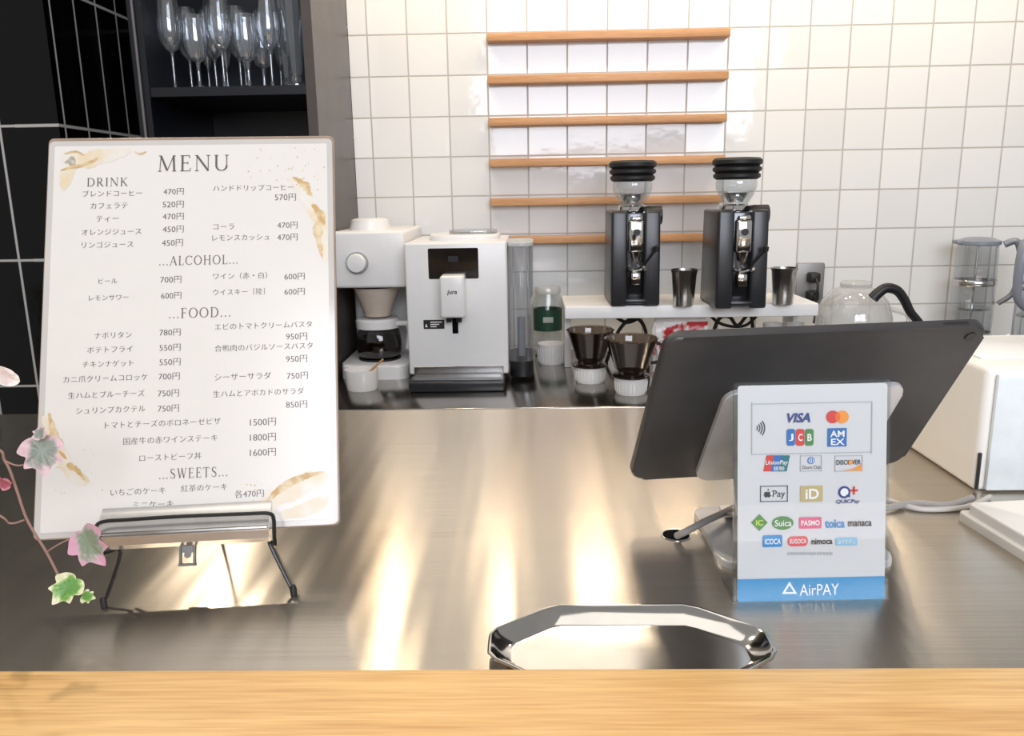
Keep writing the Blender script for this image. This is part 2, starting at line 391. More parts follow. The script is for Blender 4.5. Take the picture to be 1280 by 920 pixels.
row = [(219, 1.85, wine, 'wine_glass', 'wine glass at the left end of the shelf front row'),
       (250, 1.85, gob, 'goblet', 'short-stemmed goblet in the front row, second glass from the left'),
       (281, 1.85, wine, 'wine_glass', 'wine glass at the middle of the shelf front row'),
       (312, 1.85, gob, 'goblet', 'short-stemmed goblet in the front row, fourth glass from the left'),
       (341, 1.85, wine, 'wine_glass', 'wine glass in the front row beside the tall beer glass at right'),
       (240, 1.95, wine, 'wine_glass', 'wine glass in the middle row, leftmost'),
       (271, 1.95, wine, 'wine_glass', 'wine glass in the middle row, second from the left'),
       (302, 1.95, wine, 'wine_glass', 'wine glass in the middle row, third from the left'),
       (331, 1.95, gob, 'goblet', 'short-stemmed goblet in the middle row'),
       (262, 2.06, flute, 'champagne_flute', 'slim flute glass in the back row, leftmost'),
       (285, 2.06, flute, 'champagne_flute', 'slim flute glass in the back row, second from the left'),
       (308, 2.06, flute, 'champagne_flute', 'slim flute glass in the back row, third from the left'),
       (330, 2.06, flute, 'champagne_flute', 'slim flute glass in the back row, fourth from the left'),
       (352, 2.06, flute, 'champagne_flute', 'slim flute glass in the back row, rightmost')]
for px, Y, pr, nm, lb in row: stem_glass(nm, lb, 'glass', pr, aty(px, 106, Y).x, Y, GG)
for px, Y, lb in ((361, 1.95, 'tall footed beer glass, farther one of the pair at the right end'), (371, 1.85, 'tall footed beer glass at the right end beside the side panel, nearer one')):
    t = thing('beer_glass', lb, 'glass', (aty(px, 106, Y).x, Y, zs+.0005), 0, GG)
    b = MB(); b.lathe([(.012, .025), (.016, .04), (.02, .1), (.024, .17), (.026, .225)], 10); b.build('bowl', STEMW, t, ang=20)
    b = MB(); b.lathe([(0, 0), (.025, .0), (.025, .006), (.013, .014), (.012, .025), (0, .026)], 24); b.build('foot', STEMW, t)
# ---------------------------------------------------------------- coffee brewer (white, left)
P = atz(470, 476, ZB)
t = thing('drip_coffee_brewer', 'white drip coffee brewer with round front dial, left of the espresso machine', 'coffee maker', (P.x-.006, P.y+.01, ZB))
b = MB(); b.prism(rrect(.158, .3, .03, 6, 0, .15), 0, .034, bev=.006); b.build('base', WHITE, t)
b = MB(); b.prism(rrect(.15, .13, .02, 5, 0, .235), .034, .215); b.build('rear_column', WHITE, t)
h = MB(); h.box((0, .165, .276), (.166, .31, .128), .008, 4); h.build('head', WHITE, t)
b = MB(); b.lathe([(0, .366), (.034, .366), (.043, .362), (.045, .352), (.048, .342), (.048, .3395)], 32, (-.01, .1, 0)); b.build('lid', WHITE, t)
d = MB(); d.prism(circ(.021, n=32, cx=-.025, cy=.27), -.011, .012, FR, bev=.003)
dial = d.build('dial', WHITE, t)
d = MB(); d.prism(circ(.0245, n=32, cx=-.025, cy=.27), -.011, .0, FR); d.build('dial_ring', GREYP, dial)
b = MB(); b.lathe([(.0, .138), (.03, .138), (.034, .15), (.052, .2), (.054, .207), (.05, .207), (.032, .152)], 32, (0, .085, 0)); b.build('dripper_cone', mat('beige_cone', (196, 182, 168), .3), t)
b = MB(); b.prism(circ(.05, n=32, cx=0, cy=.085), .034, .038); b.build('hot_plate', BLACKM, t)
P2 = t.location + Vector((0, .085, .0385))
t = thing('coffee_carafe', 'round glass carafe of black coffee sitting on the white drip brewer', 'carafe', P2)
b = MB(); b.lathe([(0, 0), (.045, .0), (.052, .012), (.054, .035), (.05, .06), (.042, .075)], 32); b.build('glass_bowl', glass('carafe_glass', (200, 200, 200)), t)
b = MB(); b.lathe([(0, .002), (.044, .002), (.051, .012), (.0528, .034), (.0505, .048), (0, .048)], 32); b.build('coffee', COFFEE, t)
b = MB(); b.lathe([(.044, .072), (.052, .072), (.053, .09), (.048, .095), (0, .095)], 32); b.build('collar', WHITE, t)
b = MB(); b.box((.06, -.012, .083), (.035, .022, .012), .004); b.tube([(.072, -.012, .083), (.077, -.012, .06), (.071, -.012, .02)], .007, 10); b.build('handle', WHITE, t)
# ---------------------------------------------------------------- espresso machine
PL, PR = atz(513, 481, ZB), atz(636, 481, ZB)
w = PR.x-PL.x; yf = (PL.y+PR.y)/2; H = aty(575, 303, yf).z-ZB
t = thing('espresso_machine', 'white automatic espresso machine with black display and clear side water tank', 'coffee machine', ((PL.x+PR.x)/2, yf, ZB))
b = MB(); b.box((0, .15, H/2+.012), (w, .3, H-.024), .005, 3); b.build('body', WHITE, t)
b = MB(); b.box((0, .15, .007), (w-.02, .28, .014), .003); b.build('foot_plinth', BLACKM, t)
b = MB(); b.prism(rrect(w*.72, .17, .05, 8, .012, .15), H-.001, H+.012, bev=.005); lid = b.build('bean_lid', WHITE, t)
b = MB(); b.prism(rrect(w*.5, .1, .03, 6, .03, .16), H+.012, H+.02, bev=.004); b.build('lid_inset', SMOKE, lid)
b = MB(); b.prism(rrect(w*.49, .066, .003, 3, -.005, H-.045), -.002, .0012, FR); disp = b.build('display', BLACKG, t)
b = MB(); b.prism(rrect(.022, .012, .001, 2, -.005, H-.035), .0012, .0016, FR); b.build('screen_glow', mat('dim_screen', (34, 38, 46), .2), disp)
b = MB(); b.box((-.005, -.024, H-.112), (.052, .056, .09), .006, 3); sp = b.build('spout', WHITE, t)
b = MB()
for sx in (-1, 1): b.lathe([(0, -.012), (.006, -.012), (.007, .004), (0, .004)], 16, (-.005+sx*.011, -.022, H-.158))
b.build('nozzle', BLACKM, sp)
b = MB(); b.prism(rrect(.013, .05, .002, 2, -.005, H-.174), -.004, .001, FR); b.build('spout_track', BLACKG, t)
b = MB(); b.prism(rrect(.046, .02, .001, 2, -.052, H-.178), -.004, .0008, FR); st = b.build('sticker', BLACKM, t)
b = MB()
for i in range(3): b.flat(rrect(.026-.006*i, .0022, .0005, 1, -.047-.003*i, H-.173-.005*i), .0012, FR)
b.prism([(-.072, H-.184), (-.066, H-.184), (-.069, H-.176)], .0009, .0012, FR); b.build('sticker_print', WHITE, st)
b = MB(); b.box((0, -.035, .012), (w*.94, .068, .024), .005, 3); tr = b.build('drip_tray', GRAPH, t)
b = MB(); b.box((0, -.034, .0255), (w*.86, .056, .003), .001); b.build('tray_cover', mat('tray_cover_grey', (120, 121, 123), .35, .6), tr)
b = MB(); b.box((0, .0, .03), (w*.9, .006, .026), .001, 1); b.build('tray_edge', STEELC, t)
TX = w/2+.029
b = MB(); b.prism(rrect(.056, .17, .027, 8, TX, .11), .045, H-.012)
tk = b.build('water_tank', SMOKE, t)
for kx_ in (-.016, .016):
    b = MB(); b.tube([(TX+kx_, .033, .05), (TX+kx_, .033, H-.016)], .002, 6, 0); b.build('tank_rib', SMOKE, tk)
b = MB(); b.prism(rrect(.058, .172, .028, 8, TX, .11), H-.012, H-.003, bev=.003); b.build('tank_lid', mat('pale_grey_plastic', (186, 188, 190), .3), tk)
b = MB(); b.prism(rrect(.054, .165, .026, 8, TX, .11), .01, .046); b.build('tank_base', BLACKM, tk)
b = MB(); b.tube([(TX, .08, .05), (TX, .08, .14)], .009, 10, 0); b.build('tank_filter', GREYP, tk)
# ---------------------------------------------------------------- small crockery
def ramekin(px, py, wpx, h, label, fluted=True):
    P = atz(px, py, ZB); r = wpx/F*(P.y*.977+.417*.213)/2
    t = thing('ramekin', label, 'ramekin', (P.x, P.y+r, ZB), 0, 'white ramekins on the back counter')
    b = MB(); b.lathe([(0, 0), (r*.88, 0), (r*.92, .003), (r, h-.003), (r, h), (r*.93, h), (r*.88, .006), (0, .005)], 40)
    if fluted:
        for i in range(28):
            a = 2*PI*i/28; b.tube([(r*.93*cos(a), r*.93*sin(a), .006), (r*.995*cos(a), r*.995*sin(a), h-.009)], .001, 5, 0)
    b.build('bowl', CERAM, t); return t, r
rk, rr = ramekin(449, 491, 43, .045, 'smooth white ramekin holding a small spoon, in front of the white drip brewer', False)
t = thing('spoon', 'small pale wooden spoon resting in the smooth white ramekin', 'spoon', (rk.location.x, rk.location.y, ZB+.0055))
b = MB(); b.tube([(-.012, .004, .006), (.02, -.002, .035), (.05, -.008, .062)], [.0028, .0022], 8, 6); b.build('handle', SLAT, t)
b = MB(); b.lathe([(0, 0), (.006, .001), (.009, .003), (.0085, .004), (0, .003)], 20, (-.014, .004, .001)); b.build('spoon_bowl', SLAT, t)
ra, r1 = ramekin(739, 481, 40, .036, 'white ramekin under the left brown dripper')
rb, r2 = ramekin(791, 496, 42, .036, 'white ramekin under the right brown dripper, nearer the viewer')
rc, r3 = ramekin(690, 457, 37, .05, 'white ramekin beside the green-labelled jar')
def dripper(base, r, w, label):
    t = thing('coffee_dripper', label, 'dripper', (base.location.x, base.location.y, ZB+.0365), 0, 'brown coffee drippers')
    b = MB(); b.lathe([(.0, 0), (r*1.12, 0), (r*1.15, .004), (r*.8, .008), (r*.78, .014), (w*.62, .02), (w, .088), (w*1.04, .09), (w*.97, .089), (w*.58, .022), (0, .02)], 40); b.build('cone', BROWNG, t)
    b = MB(); b.lathe([(0, .03), (w*.64, .03), (w*.9, .072), (w*.6, .074), (0, .07)], 32); b.build('coffee_grounds', GROUNDS, t)
    b = MB(); b.lathe([(w*.62, .03), (w*.93, .084), (w*.94, .094)], 32); b.build('paper_filter', glass('filter_paper', (216, 204, 186), milk=.3, milkcol=(150, 128, 104)), t)
    b = MB(); b.tube([(w*.95, 0, .078), (w*1.3, 0, .07), (w*1.32, 0, .04), (w*.75, 0, .03)], .004, 8); b.build('handle', BROWNG, t)
    for ch in t.children: ch.data.transform(Matrix.Diagonal((1, 1, .9, 1)))
dripper(ra, r1, .052, 'brown glass coffee dripper with filter on the left ramekin')
dripper(rb, r2, .055, 'brown glass coffee dripper with filter on the right ramekin, nearer the viewer')
P = aty(685, 440, 2.06)
t = thing('glass_jar', 'small glass jar with green label beside the espresso machine tank', 'jar', (P.x, 2.06, ZB))
b = MB(); b.lathe([(0, 0), (.034, 0), (.037, .005), (.037, .15), (.032, .16), (.032, .17)], 32); b.build('glass_body', GLASS, t)
b = MB(); b.lathe([(.0374, .07), (.0374, .125)], 32); lb = b.build('label_band', mat('green_label', (26, 66, 50), .5), t)
b = MB(); b.box((0, -.0375, .1), (.026, .002, .014), .0005, 1); b.build('label_patch', mat('label_print', (170, 180, 172), .5), lb)
b = MB(); b.lathe([(0, .182), (.032, .182), (.034, .178), (.034, .166), (0, .166)], 32); b.build('lid', FROST, t)
# ---------------------------------------------------------------- riser with grinders
xL, xR = aty(706, 385, 1.80).x, aty(1023, 395, 1.80).x
t = thing('riser_shelf', 'low white riser shelf carrying the two grinders', 'riser shelf', ((xL+xR)/2, 1.90, ZB))
W = xR-xL
b = MB(); b.box((0, 0, ZS-ZB-.0145), (W, .2, .029), .003, 3); b.build('board', WHITEP, t)
for sx in (-1, 1):
    b = MB(); b.box((sx*(W/2-.012), .05, (ZS-ZB-.029)/2), (.016, .08, ZS-ZB-.029), .002); b.build('leg', WHITEP, t)
def grinder_at(px, py):
    P = atz(px, py, ZS); return Vector((P.x, P.y+.082, ZS))
g0 = grinder_at(794, 383)
t = thing('coffee_grinder', 'black coffee grinder with clear hopper, left one of the pair on the riser', 'coffee grinder', g0, 0, 'coffee grinders')
for sx in (-1, 1):
    b = MB(); b.box((sx*.0375, 0, .112), (.038, .165, .224), .006, 3, taper=.97, tapery=.9); b.build('side_panel', GRAPH, t)
b = MB(); b.box((0, .006, .11), (.04, .14, .218), .003); b.build('core', mat('dark_steel', (84, 85, 88), .2, .9), t)
b = MB(); b.box((0, -.072, .165), (.034, .03, .075), .006, 3); b.box((0, -.078, .205), (.026, .016, .012), .003); b.build('chute_housing', CHROME, t)
b = MB(); b.lathe([(0, .108), (.008, .108), (.0135, .13), (0, .131)], 20, (0, -.078, 0)); b.build('spout', CHROME, t)
b = MB(); b.prism(circ(.008, n=20, cx=0, cy=.175), .086, .0895, FR); b.build('front_badge', BLACKM, t)
b = MB(); b.box((0, -.077, .066), (.022, .018, .03), .004); b.tube([(-.016, -.075, .088), (-.016, -.112, .09), (-.013, -.12, .097)], .0035, 8); b.tube([(.016, -.075, .088), (.016, -.112, .09), (.013, -.12, .097)], .0035, 8)
b.tube([(-.016, -.075, .088), (0, -.074, .084), (.016, -.075, .088)], .0035, 8); b.build('fork_rest', CHROME, t)
b = MB(); b.box((0, -.07, .012), (.05, .03, .012), .004); b.build('front_foot', GRAPH, t)
b = MB(); b.lathe([(0, -.03), (.02, -.03), (.022, -.02), (.022, .012), (.012, .014), (0, .014)], 24, M=Matrix.Translation((.052, -.03, .212)) @ Matrix.Rotation(PI/2, 4, 'Y')); b.build('adjust_knob', BLACKM, t)
b = MB(); b.lathe([(.03, .218), (.036, .222), (.036, .232), (.03, .236), (0, .236)], 32); b.build('hopper_collar', CHROME, t)
b = MB(); b.lathe([(.026, .236), (.029, .24), (.038, .255), (.045, .272), (.046, .285), (.043, .294)], 32); b.build('hopper', glass('hopper_glass', (236, 240, 242), milk=.06), t)
b = MB(); b.lathe([(0, .24), (.016, .24), (.03, .262), (.0, .268)], 24); b.build('hopper_funnel', CHROME, t)
b = MB()
b.lathe([(0, .292), (.046, .292), (.052, .297), (.052, .303), (.047, .307), (.054, .312), (.054, .318), (.048, .322), (.055, .327), (.055, .335), (.05, .340), (.038, .341), (.036, .338), (0, .338)], 40); b.build('bellows_lid', RUBBER, t)
b = MB(); b.tube([(.02, -.08, .1), (.042, -.1, .135)], .003, 8, 0); b.lathe([(0, -.008), (.006, -.006), (.007, .004), (0, .008)], 12, (.043, -.101, .138)); b.build('lever', BLACKM, t)
for ch in t.children: ch.data.transform(Matrix.Diagonal((.97, 1, .94, 1)))
G2 = dup(t, grinder_at(926, 386), 'black coffee grinder with clear hopper, right one of the pair on the riser')
def cup(px, py, label):
    P = atz(px, py, ZS)
    t = thing('dosing_cup', label, 'cup', (P.x, P.y+.027, ZS), 0, 'steel dosing cups')
    b = MB(); b.lathe([(0, 0), (.021, 0), (.0225, .002), (.0275, .072), (.03, .08), (.0305, .0815), (.029, .0815), (.026, .072), (.021, .004), (0, .004)], 36); b.build('cup_body', STEELC, t)
    return t
cup(857, 384, 'shiny steel dosing cup between the two grinders'); cup(983, 382, 'shiny steel dosing cup right of the right grinder')
# under the riser
P = aty(850, 420, 1.86)
t = thing('coffee_bag', 'red and white crinkled foil bag under the riser shelf', 'bag', (P.x, 1.86, ZB))
L = []
for j in range(13):
    v = j/12; ring = []
    for i in range(28):
        a = 2*PI*i/28; th = .032*(sin(PI*min(v*1.15+.1, 1))**.6)+.002
        jx = random.uniform(-.003, .003)
        ring.append(Vector(((.064+jx)*math.copysign(abs(cos(a))**.6, cos(a)), (th+jx)*sin(a), v*.118+random.uniform(-.002, .002)*(0 < j < 12))))
    L.append(ring)
b = MB(); b.loft(L, True, True); b.build('bag_body', blend('bag_print', (228, 224, 220), (180, 44, 50), 22, .5, .57), t, ang=25)
b = MB(); b.box((0, 0, .124), (.12, .006, .014), .002); b.build('top_seal', mat('bag_seal', (228, 224, 220), .35), t)
def cord(label, pts, r=.0045, m=None):
    b = MB(); b.tube(pts, r, 8, 8); return tag(b.build('power_cord', m or RUBBER), label, 'cord')
def cpts(Y, L): return [(aty(px, 408, Y).x, Y+dy, ZB+z) for px, dy, z in L]
cord('black cord looped under the left grinder', cpts(1.94, [(758, 0, .005), (772, -.03, .09), (790, -.04, .122), (805, -.02, .09), (812, .02, .006)]))
cord('black cord sagging behind the left end of the foil bag', cpts(1.98, [(762, 0, .125), (782, -.01, .1), (802, -.01, .115), (822, 0, .13)]))
cord('black cord looped right of the foil bag', cpts(1.93, [(886, .01, .005), (891, -.04, .11), (904, -.05, .125), (918, -.03, .10), (938, 0, .12), (948, .03, .006)]))
cord('black cord hanging in a low arc under the right grinder', cpts(2.0, [(880, 0, .125), (900, -.01, .09), (930, -.01, .085), (952, 0, .125)]), .004)
cord('thin grey cord curving under the right grinder', cpts(1.84, [(900, 0, .004), (908, -.01, .08), (924, -.01, .1), (936, 0, .05), (942, .01, .004)]), .003, GREYP)
for px, lb in ((966, 'glass tumbler under the riser right end, left one'), (993, 'glass tumbler under the riser right end, right one')):
    t = thing('glass_tumbler', lb, 'glass', (aty(px, 405, 1.84).x, 1.84, ZB), 0, 'tumblers under the riser')
    b = MB(); b.lathe([(0, 0), (.02, 0), (.021, .004), (.022, .115), (.0205, .115), (.019, .01), (0, .008)], 28); b.build('tumbler_body', FROST, t)
# wall outlet
P = aty(1011, 356, YW)
t = thing('wall_outlet', 'grey metal wall outlet plate with black plugs right of the grinders', 'outlet', (P.x, YW-.001, P.z))
b = MB(); b.prism(rrect(.074, .118, .006, 4), .0, .007, FR, bev=.002); b.build('plate', mat('grey_plate', (140, 138, 136), .35, .6), t)
for dz in (.022, -.026):
    b = MB(); b.box((0.004, -.02, dz), (.028, .032, .026), .005, 3); b.tube([(.004, -.034, dz), (.006, -.05, dz-.02), (.004, -.045, dz-.07)], .0035, 8); b.build('plug', BLACKM, t)
# ---------------------------------------------------------------- glass server, kettle, jugs
P = aty(1069, 400, 1.82)
t = thing('glass_server', 'rounded pale glass coffee server right of the riser', 'coffee server', (P.x, 1.83, ZB))
b = MB(); b.lathe([(0, 0), (.07, 0), (.078, .008), (.084, .07), (.082, .13), (.072, .165), (.052, .188), (.032, .198)], 40); b.build('glass_bowl', FROST, t)
b = MB(); b.lathe([(.034, .198), (.034, .206), (.03, .210), (0, .212)], 32); b.build('lid', FROST, t)
b = MB(); b.tube([(.07, -.02, .15), (.115, -.03, .13), (.118, -.03, .07), (.08, -.02, .04)], .006, 8); b.build('handle', FROST, t)
P = aty(1178, 410, 1.7)
t = thing('pouring_kettle', 'steel pouring kettle with black curved handle behind the tablet', 'kettle', (P.x, 1.7, ZB))
b = MB(); b.lathe([(0, 0), (.07, 0), (.074, .006), (.06, .11), (.05, .122), (.048, .124)], 36); b.build('kettle_body', STEELC, t)
b = MB(); b.lathe([(.048, .124), (.04, .131), (.01, .134), (0, .134)], 32); b.build('lid', STEELC, t)
hp = [aty(x, y, 1.66)-t.location for x, y in ((1156, 414), (1148, 402), (1138, 390), (1130, 374), (1121, 363), (1108, 360), (1098, 366), (1091, 373))]
b = MB(); b.tube(hp, [.008, .0115], 12, 6); b.build('handle', BLACKM, t)
b = MB(); b.tube([(.06, -.01, .03), (.1, -.02, .05), (.11, -.02, .08), (.13, -.02, .11)], [.012, .006], 10); b.build('spout', STEELC, t)
BLUEG = mat('blue_grey_plastic', (132, 138, 150), .3)
JUGG = glass('jug_glass', (230, 233, 236), milk=.06, milkcol=(204, 208, 212), base=.1)
def jug(px, y, Y, label, side):
    P = aty(px, y, Y); H = aty(px, 303, Y).z-ZB
    t = thing('glass_jug', label, 'jug', (P.x, Y, ZB), 0, 'tall glass jugs')
    b = MB(); b.lathe([(0, .0), (.042, .0), (.047, .006), (.049, .1), (.047, H-.03), (.045, H)], 36); b.build('glass_body', JUGG, t)
    b = MB(); b.lathe([(.0, .004), (.05, 0), (.0505, .05), (.048, .055)], 36); b.build('base_band', STEELC, t)
    b = MB(); b.lathe([(.0485, H*.62), (.05, H*.63), (.05, H*.66), (.0485, H*.67)], 36); b.build('steel_band', STEELC, t)
    b = MB(); b.lathe([(.047, H-.006), (.05, H-.004), (.05, H+.004), (.03, H+.012), (0, H+.014)], 36); b.box((-.045*side, 0, H+.002), (.03, .03, .01), .003); b.build('lid', BLUEG, t)
    b = MB(); b.tube([(.047*side, -.03, H-.004), (.072*side, -.04, H+.002), (.082*side, -.045, H-.05), (.076*side, -.04, H-.12), (.047*side, -.03, H-.15)], [.013, .009], 12, flat=.7); b.build('handle', BLUEG, t)
    b = MB(); b.tube([(0, 0, .02), (0, 0, H)], .003, 8, 0); b.lathe([(0, H*.4), (.043, H*.4), (.043, H*.4+.006), (0, H*.4+.006)], 32); b.build('plunger', STEELC, t)
jug(1213, 400, 2.04, 'tall glass jug with blue-grey lid, left one of the pair at the far right', 1)
jug(1296, 400, 1.88, 'tall glass jug cut by the right edge of the photo, nearer one of the pair', -1)
# ---------------------------------------------------------------- text tools
def text_mesh(body, bold=0):
    cu = bpy.data.curves.new('txt', 'FONT'); cu.body = body; cu.offset = bold; cu.resolution_u = 3
    o = bpy.data.objects.new('txt', cu); C.objects.link(o); bpy.context.view_layer.update()
    me = bpy.data.meshes.new_from_object(o)
    bpy.data.objects.remove(o); bpy.data.curves.remove(cu)
    return me
def arcp(cx, cy, rx, ry, a0, a1, T=.13, t=.045, n=16):
    o = []
    for i in range(n+1):
        a = R(a0+(a1-a0)*i/n); o.append((cx+rx*cos(a), cy+ry*sin(a), t+(T-t)*abs(cos(a))**1.3))
    return o
T_, t_ = .12, .045
def ln(x0, y0, x1, y1, w): return [(x0, y0, w), (x1, y1, w)]
def sf(x, y, h=.12): return ln(x-h, y, x+h, y, t_)
S_ = [(.62, .80, .05), (.6, .93, .05), (.45, 1.0, .05), (.3, .98, .08), (.17, .86, .1), (.17, .72, .12), (.3, .58, .13), (.5, .46, .13), (.63, .32, .12), (.63, .15, .1), (.5, .02, .07), (.34, 0, .05), (.17, .06, .05), (.12, .22, .05)]
GL = {
 'M': (1.15, [ln(.12, 0, .18, 1, t_), ln(.18, 1, .57, .03, T_), ln(.57, .03, .95, 1, t_), ln(.95, 1, 1.0, 0, T_), sf(.12, 0), sf(1.0, 0), ln(.06, 1, .2, 1, t_), ln(.94, 1, 1.07, 1, t_)]),
 'E': (.75, [ln(.19, 0, .19, 1, T_), ln(.06, 1, .62, 1, t_), ln(.06, 0, .66, 0, t_), ln(.19, .52, .52, .52, t_), ln(.62, 1, .62, .84, t_), ln(.66, 0, .68, .18, t_), ln(.52, .6, .52, .44, t_)]),
 'N': (1.02, [ln(.16, 0, .16, 1, t_), ln(.16, 1, .86, 0, T_), ln(.86, 0, .86, 1, t_), sf(.16, 0), sf(.86, 1), ln(.05, 1, .2, 1, t_)]),
 'U': (.98, [ln(.18, 1, .18, .33, T_), arcp(.5, .33, .32, .33, 180, 360, T_, t_), ln(.82, .33, .82, 1, t_*1.3), sf(.18, 1), sf(.82, 1)]),
 'D': (.95, [ln(.19, 0, .19, 1, T_), ln(.06, 1, .42, 1, t_), ln(.06, 0, .42, 0, t_), arcp(.4, .5, .45, .5, 90, -90, T_, t_)]),
 'R': (.86, [ln(.19, 0, .19, 1, T_), ln(.06, 1, .38, 1, t_), ln(.19, .47, .38, .47, t_), arcp(.36, .735, .26, .265, 90, -90, T_, t_), ln(.36, .47, .76, 0, T_), sf(.19, 0), ln(.7, 0, .86, 0, t_)]),
 'I': (.4, [ln(.2, 0, .2, 1, T_), sf(.2, 0), sf(.2, 1)]),
 'K': (.88, [ln(.19, 0, .19, 1, T_), ln(.19, .4, .72, 1, t_), ln(.36, .58, .78, 0, T_), sf(.19, 0), sf(.19, 1), sf(.72, 1, .1), sf(.78, 0, .1)]),
 'A': (.92, [ln(.1, 0, .46, 1, t_), ln(.46, 1, .82, 0, T_), ln(.22, .33, .7, .33, t_), sf(.1, 0, .1), sf(.82, 0)]),
 'L': (.7, [ln(.19, 0, .19, 1, T_), ln(.06, 0, .64, 0, t_), ln(.64, 0, .67, .2, t_), sf(.19, 1)]),
 'C': (.9, [arcp(.5, .5, .42, .5, 42, 318, T_, t_), ln(.81, .83, .83, .99, t_)]),
 'O': (1.0, [arcp(.5, .5, .42, .5, 0, 360, T_, t_, 28)]),
 'H': (1.0, [ln(.2, 0, .2, 1, T_), ln(.8, 0, .8, 1, T_), ln(.2, .52, .8, .52, t_), sf(.2, 0), sf(.8, 0), sf(.2, 1), sf(.8, 1)]),
 'F': (.7, [ln(.19, 0, .19, 1, T_), ln(.06, 1, .62, 1, t_), ln(.19, .52, .5, .52, t_), ln(.62, 1, .62, .84, t_), ln(.5, .6, .5, .44, t_), sf(.19, 0)]),
 'S': (.76, [S_]),
 'W': (1.2, [ln(.12, 1, .36, 0, T_), ln(.36, 0, .6, .95, t_), ln(.58, 1, .84, 0, T_), ln(.84, 0, 1.08, 1, t_), sf(.12, 1), sf(1.08, 1, .1), sf(.58, 1, .1)]),
 'T': (.82, [ln(.41, 0, .41, 1, T_), ln(.05, 1, .77, 1, t_), ln(.05, 1, .05, .84, t_), ln(.77, 1, .77, .84, t_), sf(.41, 0)]),
 '.': (.28, [[(.08, .06, .12), (.2, .06, .12)]]),
 ' ': (.4, [])}
class Decal:
    """flat printing on a sheet whose own plane is the local x-y plane"""
    def __init__(s, M): s.M = M; s.I = M.inverted(); s.n = M.col[2].xyz; s.o = M.col[3].xyz; s.k = {}
    def loc(s, px, py):
        d = ray(px, py); q = EYE + d*((s.o-EYE).dot(s.n)/d.dot(s.n)); r = s.I @ q; return (r.x, r.y)
    def mb(s, key):
        if key not in s.k: s.k[key] = MB()
        return s.k[key]
    def box(s, a, b, c, d):
        x0, y1 = s.loc(a, (b+d)/2)[0], s.loc((a+c)/2, b)[1]; x1, y0 = s.loc(c, (b+d)/2)[0], s.loc((a+c)/2, d)[1]
        return x0, y0, x1, y1
    def rect(s, key, a, b, c, d, r=0, h=.0006, sh=0):
        x0, y0, x1, y1 = s.box(a, b, c, d); k = (x1-x0)/(c-a)
        pts = rrect(x1-x0, y1-y0, max(r*k, 1e-5), 4 if r else 1, (x0+x1)/2, (y0+y1)/2)
        pts = [(x+sh*(y-y0), y) for x, y in pts]
        s.mb(key).flat(pts, h)
    def frame(s, key, a, b, c, d, w=1, h=.0006):
        for q in ((a, b, c, b+w), (a, d-w, c, d), (a, b, a+w, d), (c-w, b, c, d)): s.rect(key, *q, h=h)
    def disc(s, key, x, y, rx, ry=None, h=.0006):
        x0, y0, x1, y1 = s.box(x-rx, y-(ry or rx), x+rx, y+(ry or rx)); s.mb(key).flat(circ((x1-x0)/2, (y1-y0)/2, 28, (x0+x1)/2, (y0+y1)/2), h)
    def put(s, key, me, f, h):
        t = bmesh.new(); t.from_mesh(me)
        for v in t.verts: x, y = f(v.co.x, v.co.y); v.co = Vector((x, y, h))
        s.mb(key).merge(t)
    def text(s, key, body, a, b, c, d, h=.0009, bold=0, sh=0):
        me = text_mesh(body, bold)
        xs = [v.co.x for v in me.vertices]; ys = [v.co.y for v in me.vertices]
        mx, my, Mx, My = min(xs), min(ys), max(xs), max(ys); x0, y0, x1, y1 = s.box(a, b, c, d)
        s.put(key, me, lambda x, y: (x0+(x-mx)/(Mx-mx)*(x1-x0)+sh*((y-my)/(My-my)-.5)*(y1-y0), y0+(y-my)/(My-my)*(y1-y0)), h)
    def jp(s, key, body, a, c, yc, h=.0009, bold=-.018):
        """body text with thin horizontals and thicker verticals, like a Mincho face"""
        me = text_mesh(body, bold)
        xs = [v.co.x for v in me.vertices]; mx, Mx = min(xs), max(xs)
        x0, ym = s.loc(a, yc); x1, _ = s.loc(c, yc); k = (x1-x0)/(Mx-mx)
        for dx in (-.011, .011):
            s.put(key, me, lambda x, y: (x0+(x+dx-mx)*k, ym+(y-.36)*k), h)
    def serif(s, key, body, a, b, c, d, h=.0009, gap=.16):
        x0, y0, x1, y1 = s.box(a, b, c, d); W = sum(GL[q][0]+gap for q in body)-gap
        kx = (x1-x0)/W; ky = y1-y0; cx = 0; t = bmesh.new()
        for q in body:
            w, st = GL[q]
            for pl in st:
                n = len(pl); Lf = []
                for i, (x, y, wd) in enumerate(pl):
                    xa, ya = pl[max(i-1, 0)][:2]; xb, yb = pl[min(i+1, n-1)][:2]
                    dx, dy = xb-xa, yb-ya; l = math.hypot(dx, dy) or 1; nx, ny = -dy/l*wd/2, dx/l*wd/2
                    Lf.append([t.verts.new((x0+(cx+x+sg*nx)*kx, y0+(y+sg*ny)*ky, h)) for sg in (1, -1)])
                for A, B in zip(Lf, Lf[1:]): t.faces.new((A[0], A[1], B[1], B[0]))
            cx += w+gap
        s.mb(key).merge(t)
    def blob(s, key, pts, h=.0004):
        s.mb(key).flat([s.loc(*q) for q in pts], h)
    def flush(s, parent, table):
        for key, b in s.k.items():
            nm, m = table[key.split('#')[0]]
            for f in b.bm.faces:
                f.normal_update()
                if f.normal.z < 0: f.normal_flip()
            b.build(nm, m, parent, smooth=False, fix=False)
